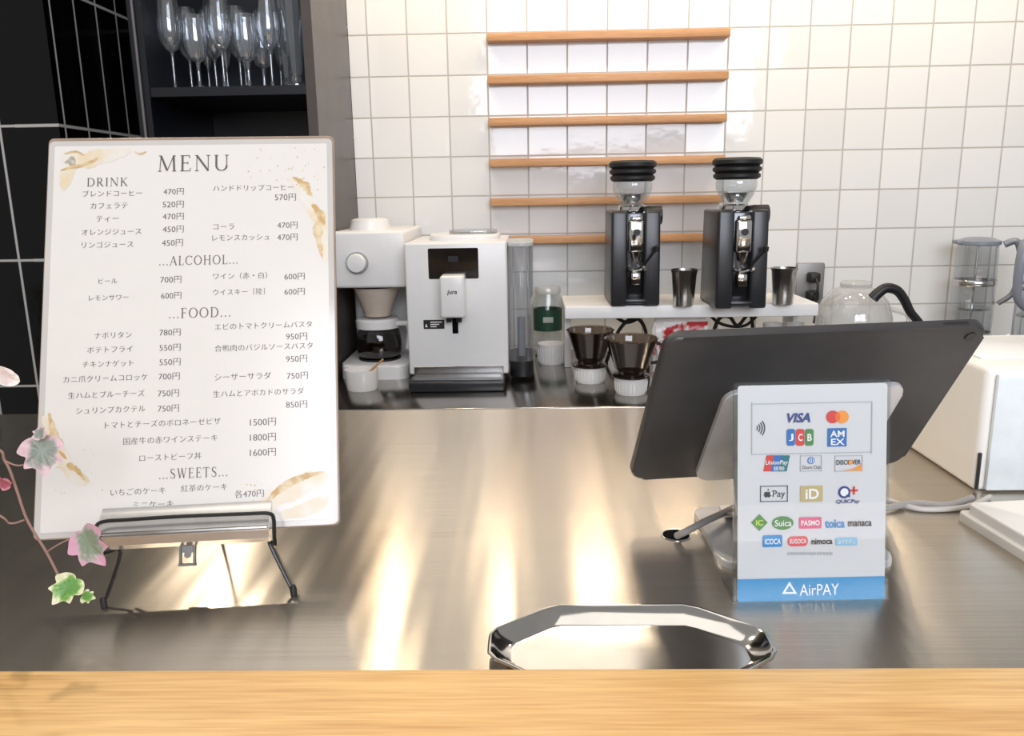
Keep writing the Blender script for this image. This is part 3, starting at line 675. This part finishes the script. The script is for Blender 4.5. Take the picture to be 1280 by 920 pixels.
# ---------------------------------------------------------------- menu on its easel
MM, am = solve(.218, .305, [(60, 177), (416, 171), (426, 658), (40, 674)], [-.23, .53, 1.05, 0, R(22), 0], [0, 1, 2, 3, 4])
t = thing('clipboard', 'upside-down clipboard with silver clip holding the menu on the wire easel', 'clipboard', M=MM)
b = MB(); b.prism(rrect(.2185, .307, .004, 4, 0, .1535), -.0035, -.0008, bev=.0006); b.build('board', mat('smoky_brown_board', (150, 130, 112), .3, vary=.1), t)
BRIGHT = mat('bright_clip_steel', (226, 222, 216), .2, .8)
b = MB()
b.loft([[Vector((x, y, z)) for y, z in ((-.007, -.0005), (-.009, .004), (-.006, .010), (.000, .0125), (.009, .010), (.017, .004), (.0205, .0022), (.0205, .0014), (.006, .001))] for x in (-.060, -.058, .058, .060)], True, True)
cl = b.build('clip', BRIGHT, t)
b = MB(); b.tube([(-.059, .002, .0125), (.059, .002, .0125)], .0018, 10, 0); b.build('clip_rod', STEELC, cl)
b = MB()
for s_ in (-1, 1): b.box((s_*.005, -.014, .001), (.002, .018, .002), .0005, 1)
b.box((0, -.0225, .001), (.013, .002, .002), .0005, 1); b.box((0, -.011, .0005), (.01, .006, .001)); b.prism(circ(.0025, n=16, cy=-.0155), .0005, .0015)
b.build('hanging_loop', mat('dull_loop_steel', (120, 118, 115), .3, .9), cl)
ms = thing('menu_sheet', 'tall laminated menu sheet with gold marbled corners, clipped upright at left', 'menu', M=MM @ Matrix.Translation((0, 0, .0001)))
b = MB(); b.prism(rrect(.216, .303, .004, 4, 0, .1525), -.0005, .0002); b.build('laminate', mat('laminate_film', (192, 188, 182), .1, vary=.02), ms)
b = MB(); b.prism(rrect(.2075, .2945, .001, 2, 0, .1525), .0002, .0004); b.build('paper', PAPER, ms)
D = Decal(MM)
D.serif('head#1', 'MENU', 198, 195, 287, 214)
D.serif('head#2', 'DRINK', 109, 223, 160, 233)
D.serif('head#3', '...ALCOHOL...', 199, 320, 298, 331)
D.serif('head#4', '...FOOD...', 211, 385, 289, 397)
D.serif('head#5', '...SWEETS...', 199, 585, 285, 597)
for s_, a, c, y in [('ブレンドコーヒー', 104, 178, 243), ('470円', 205, 230, 240), ('ハンドドリップコーヒー', 267, 367, 236), ('570円', 344, 370, 247),
    ('カフェラテ', 114, 160, 258), ('520円', 204, 230, 256), ('ティー', 121, 149, 274), ('470円', 204, 230, 271), ('オレンジジュース', 103, 177, 291), ('450円', 204, 230, 287),
    ('リンゴジュース', 103, 167, 307), ('450円', 203, 229, 304), ('コーラ', 267, 293, 284), ('470円', 347, 372, 282), ('レモンスカッシュ', 266, 337, 298), ('470円', 347, 372, 297),
    ('ビール', 124, 147, 352), ('700円', 201, 227, 350), ('レモンサワー', 112, 161, 373), ('600円', 202, 227, 370), ('ワイン（赤・白）', 267, 334, 346), ('600円', 356, 381, 346),
    ('ウイスキー［陸］', 267, 331, 366), ('600円', 356, 381, 365), ('ナポリタン', 119, 165, 420), ('780円', 200, 226, 416), ('ポテトフライ', 110, 166, 438), ('550円', 200, 226, 435),
    ('チキンナゲット', 104, 167, 456), ('550円', 200, 226, 453), ('カニ爪クリームコロッケ', 80, 185, 475), ('700円', 199, 225, 471), ('生ハムとブルーチーズ', 86, 181, 495), ('750円', 198, 224, 492),
    ('シュリンプカクテル', 96, 182, 514), ('750円', 198, 224, 511), ('エビのトマトクリームパスタ', 269, 390, 409), ('950円', 358, 384, 421), ('合鴨肉のバジルソースパスタ', 269, 391, 436), ('950円', 358, 384, 449),
    ('シーザーサラダ', 269, 339, 472), ('750円', 359, 385, 470), ('生ハムとアボカドのサラダ', 267, 380, 493), ('850円', 358, 384, 506), ('トマトとチーズのボロネーゼピザ', 132, 276, 532), ('1500円', 313, 345, 528),
    ('国産牛の赤ワインステーキ', 155, 272, 552), ('1800円', 313, 345, 547), ('ローストビーフ丼', 175, 252, 573), ('1600円', 313, 345, 566), ('いちごのケーキ', 139, 207, 616), ('紅茶のケーキ', 227, 284, 611), ('各470円', 294, 330, 618), ('ミニケーキ', 167, 217, 632)]:
    D.jp('ink#'+('drink' if y < 315 else 'alcohol' if y < 380 else 'food' if y < 585 else 'sweets')+('l' if c < 234 else 'r'), s_, a, c, y)
def stroke(key, pts, w, jag, h=.0006):
    P = catmull([(x, y, 0) for x, y in pts], 8); a = []; c = []; ja = jc = 1
    for i, q in enumerate(P):
        d = (P[min(i+1, len(P)-1)]-P[max(i-1, 0)]).normalized(); nn = Vector((-d.y, d.x, 0)); e = sin(PI*(i+.3)/(len(P)-.4))**.6
        ja = .6*ja+.4*random.uniform(1-jag, 1+jag); jc = .6*jc+.4*random.uniform(1-jag, 1+jag)
        a.append(q+nn*w*e*ja); c.append(q-nn*w*e*jc)
    bmq = D.mb(key)
    for i in range(len(P)-1):
        bmq.flat([D.loc(v.x, v.y) for v in (a[i], a[i+1], c[i+1], c[i])], h)
W_, G_ = 'wash#', 'gold#'
stroke(W_+'1', [(76, 196), (100, 200), (128, 196), (164, 188)], 10, .5); stroke(W_+'1', [(80, 238), (84, 216), (92, 196)], 8, .5)
stroke(G_+'1', [(76, 214), (92, 209), (112, 204), (124, 197)], 2.2, .9, .0007); stroke(G_+'1', [(80, 193), (96, 190), (106, 195)], 1.6, .9, .0007); stroke(G_+'1', [(168, 190), (176, 193), (184, 190)], 1.3, .9, .0007)
stroke(W_+'2', [(362, 222), (386, 250), (403, 290), (406, 328)], 8, .5); stroke(G_+'2', [(366, 222), (376, 227), (384, 236), (390, 246)], 4, .9, .0007); stroke(G_+'2', [(390, 256), (401, 272), (398, 292), (403, 322)], 5.5, .9, .0007)
stroke(W_+'3', [(54, 520), (70, 556), (86, 588), (108, 606)], 9, .5); stroke(G_+'3', [(62, 516), (68, 540), (80, 556)], 4, .9, .0007); stroke(G_+'3', [(84, 580), (95, 588), (112, 603)], 4, .9, .0007); stroke(G_+'3', [(70, 560), (84, 574)], 2, .9, .0007)
stroke(W_+'4', [(318, 640), (350, 618), (384, 604), (411, 594)], 14, .4); stroke(G_+'4', [(330, 628), (352, 611), (380, 596), (405, 590)], 4.5, .9, .0007); stroke(W_+'4', [(350, 645), (385, 636), (411, 622)], 9, .5)
for _ in range(80):
    z = random.choice((('2', 310, 385, 183, 230), ('2', 350, 410, 180, 260), ('3', 64, 130, 560, 640), ('4', 300, 340, 600, 640)))
    D.disc(G_+z[0], random.uniform(z[1], z[2]), random.uniform(z[3], z[4]), random.uniform(.4, .9), h=.00075)
D.flush(ms, {'ink': ('lettering', INK), 'head': ('heading', INK), 'gold': ('gold_flakes', GOLD), 'wash': ('pale_gold_strokes', GOLD2)})
# easel
o0 = MM @ Vector((0, 0, 0))
t = thing('menu_easel', 'small black wire easel propping up the menu', 'easel', (o0.x, o0.y, ZC))
I0 = Matrix.Translation(-t.location)
fl, fr = atz(130, 755, ZC+.0022), atz(367, 741, ZC+.0022)
def ml(u, v, n): return MM @ Vector((u, v, n))
wr = .0014
uL, uR = D.loc(136, 655)[0], D.loc(347, 645)[0]
fz = .0165
pts = [fl, ml(uL+.008, -.0115, -.002), ml(uL, -.011, .004), ml(uL-.003, -.0105, .014), ml(uL-.004, -.003, fz), ml(uL-.0025, .0075, fz), ml(uL+.003, .0115, fz), ml(uL+.02, .012, fz), ml(0, .0125, fz), ml(uR-.018, .0120, fz), ml(uR-.003, .0115, fz), ml(uR+.0006, .0075, fz), ml(uR+.001, -.003, fz), ml(uR+.001, -.0105, .014), ml(uR-.002, -.011, .004), ml(uR-.006, -.0115, -.002), fr]
b = MB(); b.tube(pts, wr, 8, 4, I0); b.build('front_frame', WIRE, t)
for q in (fl, fr):
    b = MB(); b.lathe([(0, -.0022), (.0024, -.002), (.0026, .003), (.0018, .006), (0, .006)], 12, q); b.bm.transform(I0); b.build('foot_cap', RUBBER, t)
b = MB(); b.tube([ml(uL+.008, -.006, -.0065), ml(uL+.012, .06, -.0065), ml(-.02, .15, -.0065), ml(.02, .15, -.0065), ml(uR-.01, .06, -.0065), ml(uR-.006, -.006, -.0065)], wr, 8, 6, I0); b.build('back_frame', WIRE, t)
rk_ = ml(0, .13, -.009); rf = Vector((rk_.x, rk_.y+.06, ZC+.0022))
b = MB(); b.tube([ml(-.02, .13, -.009), Vector((rf.x-.02, rf.y, rf.z)), Vector((rf.x+.02, rf.y, rf.z)), ml(.02, .13, -.009)], wr, 8, 0, I0); b.build('rear_leg', WIRE, t)
# ---------------------------------------------------------------- tablet on its stand
TM, at_ = solve(.2506, .1741, [(836, 424), (1239, 406), (1127, 581), (784, 600)], [.2, .6, 1.07, 0, R(-25), 0], [0, 1, 2, 3, 4, 5])
t = thing('tablet', 'dark grey tablet seen from behind, tilted on its silver stand', 'tablet', M=TM)
b = MB(); b.prism(rrect(.2506, .1741, .013, 8, 0, .087), -.0075, 0, bev=.003); b.build('back_shell', mat('space_grey_aluminium', (74, 73, 74), .38, .5), t)
b = MB(); b.prism(rrect(.249, .1725, .012, 8, 0, .087), -.0083, -.0074); b.build('screen', BLACKG, t)
b = MB(); b.prism(circ(.0042, n=20, cx=.113, cy=.163), 0, .0008); b.build('camera_lens', BLACKG, t)
b = MB(); b.box((.098, .1741, -.0037), (.02, .001, .003), .0004, 1); b.build('volume_button', BLACKM, t)
DT = Decal(TM)
SILV = mat('silver_aluminium', (206, 205, 204), .35, .35)
x0, y0 = DT.loc(866, 596); x1 = DT.loc(1130, 480)[0]; y1 = DT.loc(1000, 482)[1]
bx0, bx1 = atz(890, 690, ZC).x, atz(1112, 700, ZC).x
by0, by1 = atz(925, 712, ZC).y, atz(900, 640, ZC).y
t = thing('tablet_stand', 'silver metal stand holding the dark tablet over the counter', 'stand', ((bx0+bx1)/2, (by0+by1)/2, ZC))
I1 = Matrix.Translation(-t.location)
b = MB(); b.prism(rrect(x1-x0, y1-y0, .012, 6, (x0+x1)/2, (y0+y1)/2), .0005, .005, I1 @ TM, bev=.0015); b.build('mounting_plate', SILV, t)
b = MB(); b.prism(rrect(bx1-bx0, by1-by0, .014, 6), 0, .006, bev=.002); b.build('base_plate', SILV, t)
wd = TM.col[0].xyz
bc = Vector((t.location.x, t.location.y+.01, ZC+.008))
q1 = TM @ Vector(((x0+x1)/2, (y0+y1)/2+.015, .0062)); q2 = TM @ Vector(((x0+x1)/2, y0+.02, .0075))
path = catmull([q1, q2, (q2+bc)*.5+Vector((0, -.012, -.004)), bc+Vector((0, .0, .012)), bc+Vector((0, .03, -.0005)), bc+Vector((0, .045, -.0005))], 5)
wdh = Vector((wd.x, wd.y, 0)).normalized()
b = MB(); b.ribbon(path, wdh, .09, .004, I1); b.build('neck', SILV, t)
# cable hole
P = atz(845, 669, ZC)
t = thing('cable_grommet', 'small dark round cable hole in the steel counter left of the sign', 'cable hole', (P.x, P.y, ZC))
b = MB(); b.lathe([(.0112, 0), (.0112, .0005), (.0122, .0007), (.0128, .0004), (.0128, 0)], 40); b.build('rim', STEELC, t)
b = MB(); b.prism(circ(.0112, n=40), 0, .0003); b.build('hole_shade_disc', mat('hole_shade_black', (6, 6, 7), .9, spec=.1), t)  # flat black disc painted as the shade inside the hole; the counter is uncut
CAB = mat('grey_cable', (150, 147, 143), .4)
zz = ZC+.0045
def cz(x, y, z=zz): return atz(x, y, z)
b = MB(); b.tube([cz(846, 670, ZC+.003), cz(858, 664, ZC+.010), cz(883, 651, ZC+.014), cz(905, 641, ZC+.013), cz(925, 631, ZC+.010), cz(960, 622, ZC+.006), cz(1040, 618, zz), cz(1100, 634, zz), cz(1140, 629, zz), cz(1185, 631, zz), cz(1215, 622, zz)], .003, 10, 8)
tag(b.build('cable', CAB), 'thick grey cable running from the counter hole to the white printer', 'cable')
b = MB(); b.tube([cz(1050, 610, ZC+.003), cz(1105, 624, ZC+.003), cz(1150, 636, ZC+.003), cz(1205, 634, ZC+.003), cz(1238, 621, ZC+.003)], .0024, 10, 8)
tag(b.build('cable', mat('pale_cable', (186, 182, 176), .4)), 'thinner pale cable beside the thick grey one near the white printer', 'cable')
# ---------------------------------------------------------------- payment sign
SM, as_ = solve(.1045, .1535, [(926, 485), (1106, 482), (1103, 752), (924, 748)], [.2, .53, 1.0, 0, R(12), 0], [0, 1, 3, 4])
t = thing('payment_sign', 'clear upright sign of accepted payment logos with a blue bottom band', 'sign', M=SM)
b = MB(); b.prism(rrect(.1045, .1535, .002, 3, 0, .0768), -.0008, 0); b.build('card', mat('white_card', (211, 211, 212), .3, vary=.01), t)
ACR = glass('acrylic', (246, 249, 250), base=.06)
b = MB(); b.prism(rrect(.1095, .158, .002, 3, 0, .0768), -.0035, -.001)
SI = SM.inverted()
fp = [SI @ (SM @ Vector((0, .001, -.003))+Vector((0, 0, .0015))), SI @ (SM @ Vector((0, .001, -.003))+Vector((0, .02, .0008))), SI @ (SM @ Vector((0, .001, -.003))+Vector((0, .034, .0008)))]
b.ribbon(fp, (1, 0, 0), .1095, .0025); b.build('acrylic_holder', ACR, t)
b = MB(); b.flat(rrect(.1095, .158, .002, 3, 0, .0768), .0016); b.build('clear_cover', ACR, t)
S = Decal(SM)
x0, y0, x1, y1 = -.05225, 0.0001, .05225, S.loc(1014, 722)[1]
S.mb('sky').flat([(x0, y0), (x1, y0), (x1, y1), (x0, y1)], .0003)
S.frame('pale#frame', 939, 503, 1090, 567, 1.2)
S.text('navy', 'VISA', 982, 516, 1014, 528, bold=.03, sh=.25)
S.disc('red', 1040.5, 521, 8, h=.0006); S.disc('orange', 1052.5, 521, 8, h=.0007); S.disc('amber', 1046.5, 521, 3.4, 5.6, h=.0008)
for a, key, ch in ((983, 'blue', 'J'), (994.5, 'red#2', 'C'), (1006, 'green', 'B')):
    S.rect(key, a, 536, a+10.6, 557, 3, .0006); S.text('white#card', ch, a+2.6, 542, a+8.2, 551, bold=.02)
S.rect('blue#2', 1034, 535, 1058, 558); S.text('white#square', 'AM', 1037, 538, 1055, 546, bold=.02); S.text('white#square', 'EX', 1038, 548, 1055, 556, bold=.02)
for i in range(4):
    L1, L2 = [], []
    for j in range(9):
        a = R(-42+84*j/8); r_ = 3+i*3
        L1.append((943+r_*cos(a), 535+r_*1.05*sin(a))); L2.append((943+(r_+1.3)*cos(a), 535+(r_+1.3)*1.05*sin(a)))
    for j in range(8): S.blob('dark#wave', [L1[j], L1[j+1], L2[j+1], L2[j]], .0006)
S.rect('red#3', 954, 569, 965, 589, 1, .0006, .2); S.rect('blue#3', 963, 569, 975, 589, 1, .0007, .2); S.rect('teal', 973, 569, 983, 589, 1, .0008, .2); S.text('white#u', 'UnionPay', 956, 575, 984, 582, .0011, bold=.01, sh=.2); S.text('white#u', '銀聯', 966, 582.5, 980, 588, .0011)
S.frame('pale#d', 1000, 569, 1027, 589, 1); S.disc('blue#4', 1013.5, 575.5, 4.4); S.disc('white#d', 1013.5, 575.5, 3.2, h=.0007); S.rect('blue#4', 1011.6, 573, 1013, 578, 0, .0008); S.rect('blue#4', 1014, 573, 1015.4, 578, 0, .0008); S.text('dark#d', 'Diners Club', 1002.5, 581.5, 1025, 586)
S.frame('pale#e', 1043, 569, 1078, 589, 1); S.blob('orange#2', [(1077, 580), (1077, 588), (1052, 588), (1066, 585.5)], .0007); S.text('dark#e', 'DISCOVER', 1045, 574.5, 1075.5, 580.5, bold=.015); S.disc('orange#3', 1062.4, 577.5, 2.6, 3, .0011)
S.frame('dark#p', 950, 607, 984.5, 627, 1); S.disc('dark#p', 957.3, 618, 2.6, 3.6); S.disc('dark#p', 960.7, 618, 2.6, 3.6); S.disc('white#p', 964, 616.5, 1.7, 1.8, .0008); S.blob('dark#p', [(959, 613.6), (959.4, 611.6), (961, 610.4), (960.7, 612.6)], .0006); S.text('dark#p', 'Pay', 965.5, 612.5, 981, 623.5)
S.rect('khaki', 1000, 607, 1028, 627, 1); S.text('white#i', 'iD', 1006, 610.5, 1023, 623.5, bold=.03)
S.disc('navy#q', 1055, 615, 7.6); S.disc('white#q', 1055, 615, 5, h=.0007); S.rect('navy#q', 1057, 618, 1062, 621, 0, .0008); S.rect('red#4', 1062, 611.5, 1072, 614, 0, .0008); S.rect('red#4', 1065.8, 607.6, 1068.2, 618, 0, .0008); S.text('navy#q', 'QUICPay', 1044.5, 624, 1074, 630, bold=.015, sh=.2)
S.blob('green#2', [(938.5, 653), (949, 642.5), (959.5, 653), (949, 663.5)], .0006); S.text('lime', 'IC', 944.5, 649.5, 953.5, 656.5, bold=.02)
S.disc('green#3', 978, 653.5, 13.5, 8.5); S.text('white#s', 'Suica', 968, 649.5, 989, 657.5, bold=.01)
S.rect('pink', 998.5, 646, 1026.5, 660.5, 2); S.text('white#a', 'PASMO', 1001, 650, 1024, 656.5, bold=.02)
S.text('sky2', 'toica', 1031, 649, 1055.5, 659.5, bold=.025)
S.text('dark#m', 'manaca', 1059.5, 651, 1089, 657.5, bold=.02)
S.rect('sky2#2', 953, 668.5, 977.5, 683.5, 2); S.text('white#b', 'ICOCA', 955.5, 673, 975.5, 680, bold=.02)
S.rect('coral', 984.5, 670, 1009.5, 682.5, 5); S.text('white#c', 'SUGOCA', 986.5, 673.5, 1007.5, 679, bold=.02)
S.text('dark#n', 'nimoca', 1014, 672.5, 1040, 680, bold=.02)
S.rect('haze', 1044.5, 671.5, 1071, 681.5, 1); S.text('white#h', 'はやかけん', 1046.5, 673.5, 1069, 679.5, bold=.01)
for i in range(14): S.rect('pale#note', 984+i*4.1, 690, 987+i*4.1, 693.5)
tri = [(986.5, 726.5), (996, 742), (977, 742)]
ti = [(986.5, 731.5), (991.8, 739.6), (981.2, 739.6)]
for i in range(3): S.blob('white#band', [tri[i], tri[(i+1) % 3], ti[(i+1) % 3], ti[i]], .0006)
S.text('white#band', 'AirPAY', 999, 729.5, 1048, 743.5)
def im(n, c): return mat('print_'+n, c, .4, vary=.01)
S.flush(t, {'sky': ('blue_band', im('sky', (56, 144, 194))), 'sky2': ('bright_blue_emblem', im('bright_blue', (44, 140, 200))), 'navy': ('navy_lettering', im('navy', (40, 58, 128))), 'red': ('red_emblem', im('red', (210, 60, 54))), 'orange': ('orange_emblem', im('orange', (236, 150, 52))),
  'amber': ('amber_emblem', im('amber', (234, 102, 42))), 'blue': ('blue_emblem', im('blue', (40, 108, 178))), 'green': ('green_emblem', im('green', (70, 134, 68))), 'teal': ('teal_emblem', im('teal', (30, 112, 118))), 'white': ('white_lettering', im('white', (236, 236, 236))), 'dark': ('dark_lettering', im('dark', (60, 60, 64))),
  'pale': ('grey_lines', im('pale', (176, 178, 182))), 'khaki': ('khaki_emblem', im('khaki', (190, 172, 120))), 'lime': ('lime_lettering', im('lime', (200, 220, 80))), 'pink': ('pink_emblem', im('pink', (218, 98, 134))), 'coral': ('coral_emblem', im('coral', (220, 90, 96))), 'haze': ('pale_blue_emblem', im('haze', (140, 190, 216)))})
me = text_mesh('jura', .02); xs = [v.co.x for v in me.vertices]
kx = .021/(max(xs)-min(xs)); tm = bmesh.new(); tm.from_mesh(me)
for v in tm.verts: v.co = Vector((-.005+(v.co.x-(min(xs)+max(xs))/2)*kx+(v.co.y)*kx*.15, -.0525, H-.105+v.co.y*kx))
b = MB(); b.merge(tm); b.build('spout_lettering', BLACKM, sp, smooth=False)
# ---------------------------------------------------------------- coin tray
xr_, xl_ = atz(965, 802, ZC+.011).x, atz(610, 802, ZC+.011).x
Wt = xr_-xl_; xc = (xr_+xl_)/2
yback = atz(787, 754, ZC+.0115).y; yfr = .4045; ht = (yback-yfr)
t = thing('coin_tray', 'shiny oblong steel coin tray with clipped corners behind the oak ledge', 'tray', (xc, (yback+yfr)/2, ZC))
def oc(w, h, c, z):
    """long octagon whose clipped corners are softened by one extra vertex pair each"""
    c = min(c, h/2-.003); k = []
    for sx, sy in ((1, 1), (-1, 1), (-1, -1), (1, -1)):
        pr = [(w/2, h/2-c*1.0), (w/2-c*.12, h/2-c*.78), (w/2-c*.78*1.25, h/2-c*.12), (w/2-c*1.25, h/2)]
        pr = [(x*sx, y*sy) for x, y in pr]
        if sx*sy < 0: pr = pr[::-1]
        k += pr
    return [Vector((x, y, z)) for x, y in k]
b = MB()
b.loft([oc(Wt-.03, ht-.03, .026, .0005), oc(Wt-.022, ht-.022, .029, .0015), oc(Wt-.002, ht-.002, .036, .0092), oc(Wt, ht, .037, .0103), oc(Wt-.0006, ht-.0006, .0368, .0110), oc(Wt-.002, ht-.002, .0363, .0115), oc(Wt-.004, ht-.004, .0355, .0114), oc(Wt-.006, ht-.006, .035, .0106), oc(Wt-.009, ht-.009, .034, .0088), oc(Wt-.024, ht-.024, .028, .0040), oc(Wt-.029, ht-.029, .026, .0030)], True, False)
b.build('rim', mat('tray_rim_steel', (190, 188, 185), .09, 1), t, ang=19)
b = MB(); b.loft([oc(Wt-.029, ht-.029, .026, .0030), oc(Wt-.032, ht-.032, .025, .0028)], False, True)
b.build('dish', mat('tray_steel', (216, 213, 208), .2, 1), t, ang=10)
# ---------------------------------------------------------------- white printer and card reader
bx = atz(1222, 618, ZC); X_ = bx.x; Yp = bx.y; Hp = aty(1228, 462, Yp).z-ZC; Yq = atz(1240, 418, ZC+Hp).y
wp, dp = .15, Yq-Yp
t = thing('receipt_printer', 'white box-shaped receipt printer behind the tablet at the right edge', 'printer', (X_+wp/2, (Yp+Yq)/2, ZC))
b = MB(); b.box((0, .004, Hp/2), (wp, dp-.008, Hp), .006, 4); b.build('case', mat('warm_white_plastic', (228, 225, 219), .4, vary=.01), t)
b = MB(); b.box((.003, -dp/2+.006, Hp/2-.002), (wp-.012, .006, Hp-.008), .002); b.build('front_panel', mat('pale_blue_white_panel', (214, 221, 223), .3, vary=.04, scale=60), t)
b = MB(); b.box((-wp/2+.0025, -dp/2+.0075, Hp*.17), (.003, .003, Hp*.3), .0006, 1); b.build('seam_strip', GRAPH, t)
b = MB(); b.box((-.0, .01, Hp+.0008), (wp-.03, dp*.6, .002), .0008); b.build('lid_plate', WHITE, t)
P = atz(1232, 640, ZC+.02)
t = thing('card_reader', 'flat cream card terminal on the counter at the lower right edge', 'card reader', (P.x+.09, P.y-.075, ZC), R(6))
b = MB(); b.prism(rrect(.166, .236, .006, 4), 0, .008, bev=.0015); b.build('base', mat('cream_plastic', (228, 224, 216), .4, vary=.01), t)
b = MB(); b.prism(rrect(.156, .226, .006, 4), .008, .017, bev=.002); b.build('upper_case', mat('white_plastic_top', (234, 231, 226), .35, vary=.01), t)
b = MB(); b.prism(rrect(.07, .07, .008, 4, .02, -.02), .017, .0176); b.build('tap_pad', GREYP, t)
# ---------------------------------------------------------------- ivy
px0 = Vector((-.50, .52, ZC))
t = thing('trailing_ivy', 'trailing ivy with pink, cream and green variegated leaves at the left edge', 'plant', px0)
b = MB(); b.lathe([(0, 0), (.04, 0), (.045, .01), (.055, .1), (.052, .104), (.05, .1), (.04, .02), (0, .02)], 32); b.build('pot', CERAM, t)
STEM = mat('brownish_stem', (150, 116, 104), .5)
A = lambda x, y, Y=.47: aty(x, y, Y)-px0
st1 = [Vector((.0, 0, .09)), Vector((.05, -.02, .135)), A(-20, 558), A(6, 576), A(20, 610), A(34, 650), A(58, 690), A(74, 722), A(78, 736)]
b = MB(); b.tube(st1, .0008, 8, 6); b.build('stem', STEM, t)
st2 = [Vector((.0, .01, .09)), Vector((.06, 0, .1)), A(-10, 640), A(12, 654), A(30, 650)]
b = MB(); b.tube(st2, .0006, 8, 6); b.build('stem', STEM, t)
for q in ([A(6, 576), A(22, 582), A(40, 578)], [A(58, 690), A(74, 680), A(96, 670)], [A(74, 722), A(82, 734), A(100, 744)], [A(-20, 558), A(-10, 510), A(-6, 480)]):
    b = MB(); b.tube(q, .0005, 6, 5); b.build('leaf_stalk', STEM, t)
LPK = leafmat('leaf_pink_variegated', (126, 138, 116), (172, 160, 158), (204, 152, 172))
LC = leafmat('leaf_cream_variegated', (124, 132, 118), (164, 152, 148), (202, 172, 176))
LG = leafmat('leaf_green_variegated', (92, 142, 64), (142, 176, 90), (212, 210, 172))
PT = leafmat('petal_cream', (206, 190, 184), (222, 214, 206), (230, 222, 216))
RD = leafmat('leaf_red', (150, 80, 96), (182, 108, 126), (200, 134, 150))
IVY = [(-.06, -1.0), (.02, -.72), (.22, -.82), (.5, -.78), (.78, -.55), (.98, -.2), (.84, .0), (.66, .12), (.76, .38), (.8, .62), (.55, .64), (.38, .70), (.2, .95), (0, 1.18)]
IVY = IVY[1:] + [(-x, y) for x, y in IVY[-2:0:-1]]
OV = circ(.72, 1.1, 26)
def leaf(px, py, size, rot, m, tilt=(0, 0), Y=.465, out=IVY, at=None):
    sm_ = [(v.x, v.y) for v in catmull([(x, y, 0) for x, y in out+out[:1]], 3)[:-1]]
    t2 = bmesh.new(); rings = [[t2.verts.new((0, -.1, 0))]]
    for k in (.35, .7, 1.0):
        rings.append([t2.verts.new((k*x, -.1+k*(y+.1), .22*abs(k*x)-.12*(k*y)**2+.03*sin(9*x+7*y)*k)) for x, y in sm_])
    n = len(sm_)
    for A_, B_ in zip(rings, rings[1:]):
        for i in range(n):
            j = (i+1) % n
            if len(A_) == 1: t2.faces.new((A_[0], B_[i], B_[j]))
            else: t2.faces.new((A_[i], A_[j], B_[j], B_[i]))
    b = MB(); b.merge(t2); o = b.build('leaf', m, t, ang=70)
    P = at if at is not None else aty(px, py, Y)-px0; s_ = size/F*Y*1.03
    o.matrix_local = Matrix.Translation(P) @ Matrix.Rotation(R(78), 4, 'X') @ Matrix.Rotation(R(tilt[0]), 4, 'X') @ Matrix.Rotation(R(tilt[1]), 4, 'Y') @ Matrix.Rotation(R(rot), 4, 'Z') @ Matrix.Scale(s_, 4)
    return o
leaf(52, 566, 27, 195, LC, (-15, 25)); leaf(112, 680, 30, 215, LPK, (0, -10)); leaf(84, 735, 22, 150, LG, (-30, 20)); leaf(109, 746, 10, 260, LG, (-30, 0))
leaf(6, 470, 16, 60, PT, (10, 10), out=OV); leaf(4, 603, 12, 60, RD, (30, 0)); leaf(50, 542, 10, 20, LC, (-20, 0))
# the rest of the plant, left of the frame: it throws the leaf shadows on the ledge
for sx_, sy_, sz_ in ((.09, -.05, .30), (.06, -.10, .22), (.02, -.06, .32), (.10, -.12, .24)):
    tip = Vector((sx_, sy_, sz_)); b = MB(); b.tube([Vector((0, 0, .09)), tip*.55+Vector((0, 0, .06)), tip], .0012, 8, 6); b.build('stem', STEM, t)
    for j in range(4):
        q = tip*(.55+.15*j)+Vector((random.uniform(-.02, .02), random.uniform(-.03, .02), random.uniform(-.01, .03)))
        leaf(0, 0, 34, random.uniform(0, 360), random.choice((LC, LPK, LG)), (random.uniform(-50, 10), random.uniform(-40, 40)), at=q)
# ---------------------------------------------------------------- light
sc = bpy.context.scene
sc.view_settings.view_transform = 'Standard'; sc.view_settings.exposure = 0.15
wd_ = bpy.data.worlds.new('world'); sc.world = wd_; wd_.use_nodes = True
bg = wd_.node_tree.nodes['Background']; bg.inputs[0].default_value = lin((240, 238, 235)); bg.inputs[1].default_value = .43
def light(kind, name, loc, tgt, energy, col, **k):
    L = bpy.data.lights.new(name, kind); L.energy = energy; L.color = lin(col)[:3]
    for a, v in k.items(): setattr(L, a, v)
    o = bpy.data.objects.new(name, L); C.objects.link(o); o.location = loc
    o.rotation_euler = (Vector(tgt)-Vector(loc)).to_track_quat('-Z', 'Y').to_euler(); return o
light('AREA', 'window_light', (.62, -1.6, 2.1), (.62, 2.2, 1.85), 62, (239, 243, 255), shape='RECTANGLE', size=2.0, size_y=1.1)
light('AREA', 'ceiling_light', (-.2, .6, 2.9), (-.1, .9, 1), 7, (255, 248, 238), shape='RECTANGLE', size=1.6, size_y=1.0)
for x, e in ((-.41, 6.5), (-.1, 5), (.2, 6.5), (.45, 5), (.98, 8)):
    light('SPOT', 'downlight', (x, 1.78, 2.2), (x, 1.75, 1.0), e, (255, 230, 196), spot_size=R(165), spot_blend=.5, shadow_soft_size=.05)
light('SPOT', 'downlight', (-.85, 1.35, 2.3), (-.35, .45, 1.0), 40, (255, 238, 214), spot_size=R(75), spot_blend=.6, shadow_soft_size=.025)
light('SPOT', 'wall_wash', (1.2, 1.5, 2.5), (1.15, 2.15, 1.7), 13, (255, 228, 190), spot_size=R(80), spot_blend=.8, shadow_soft_size=.08)
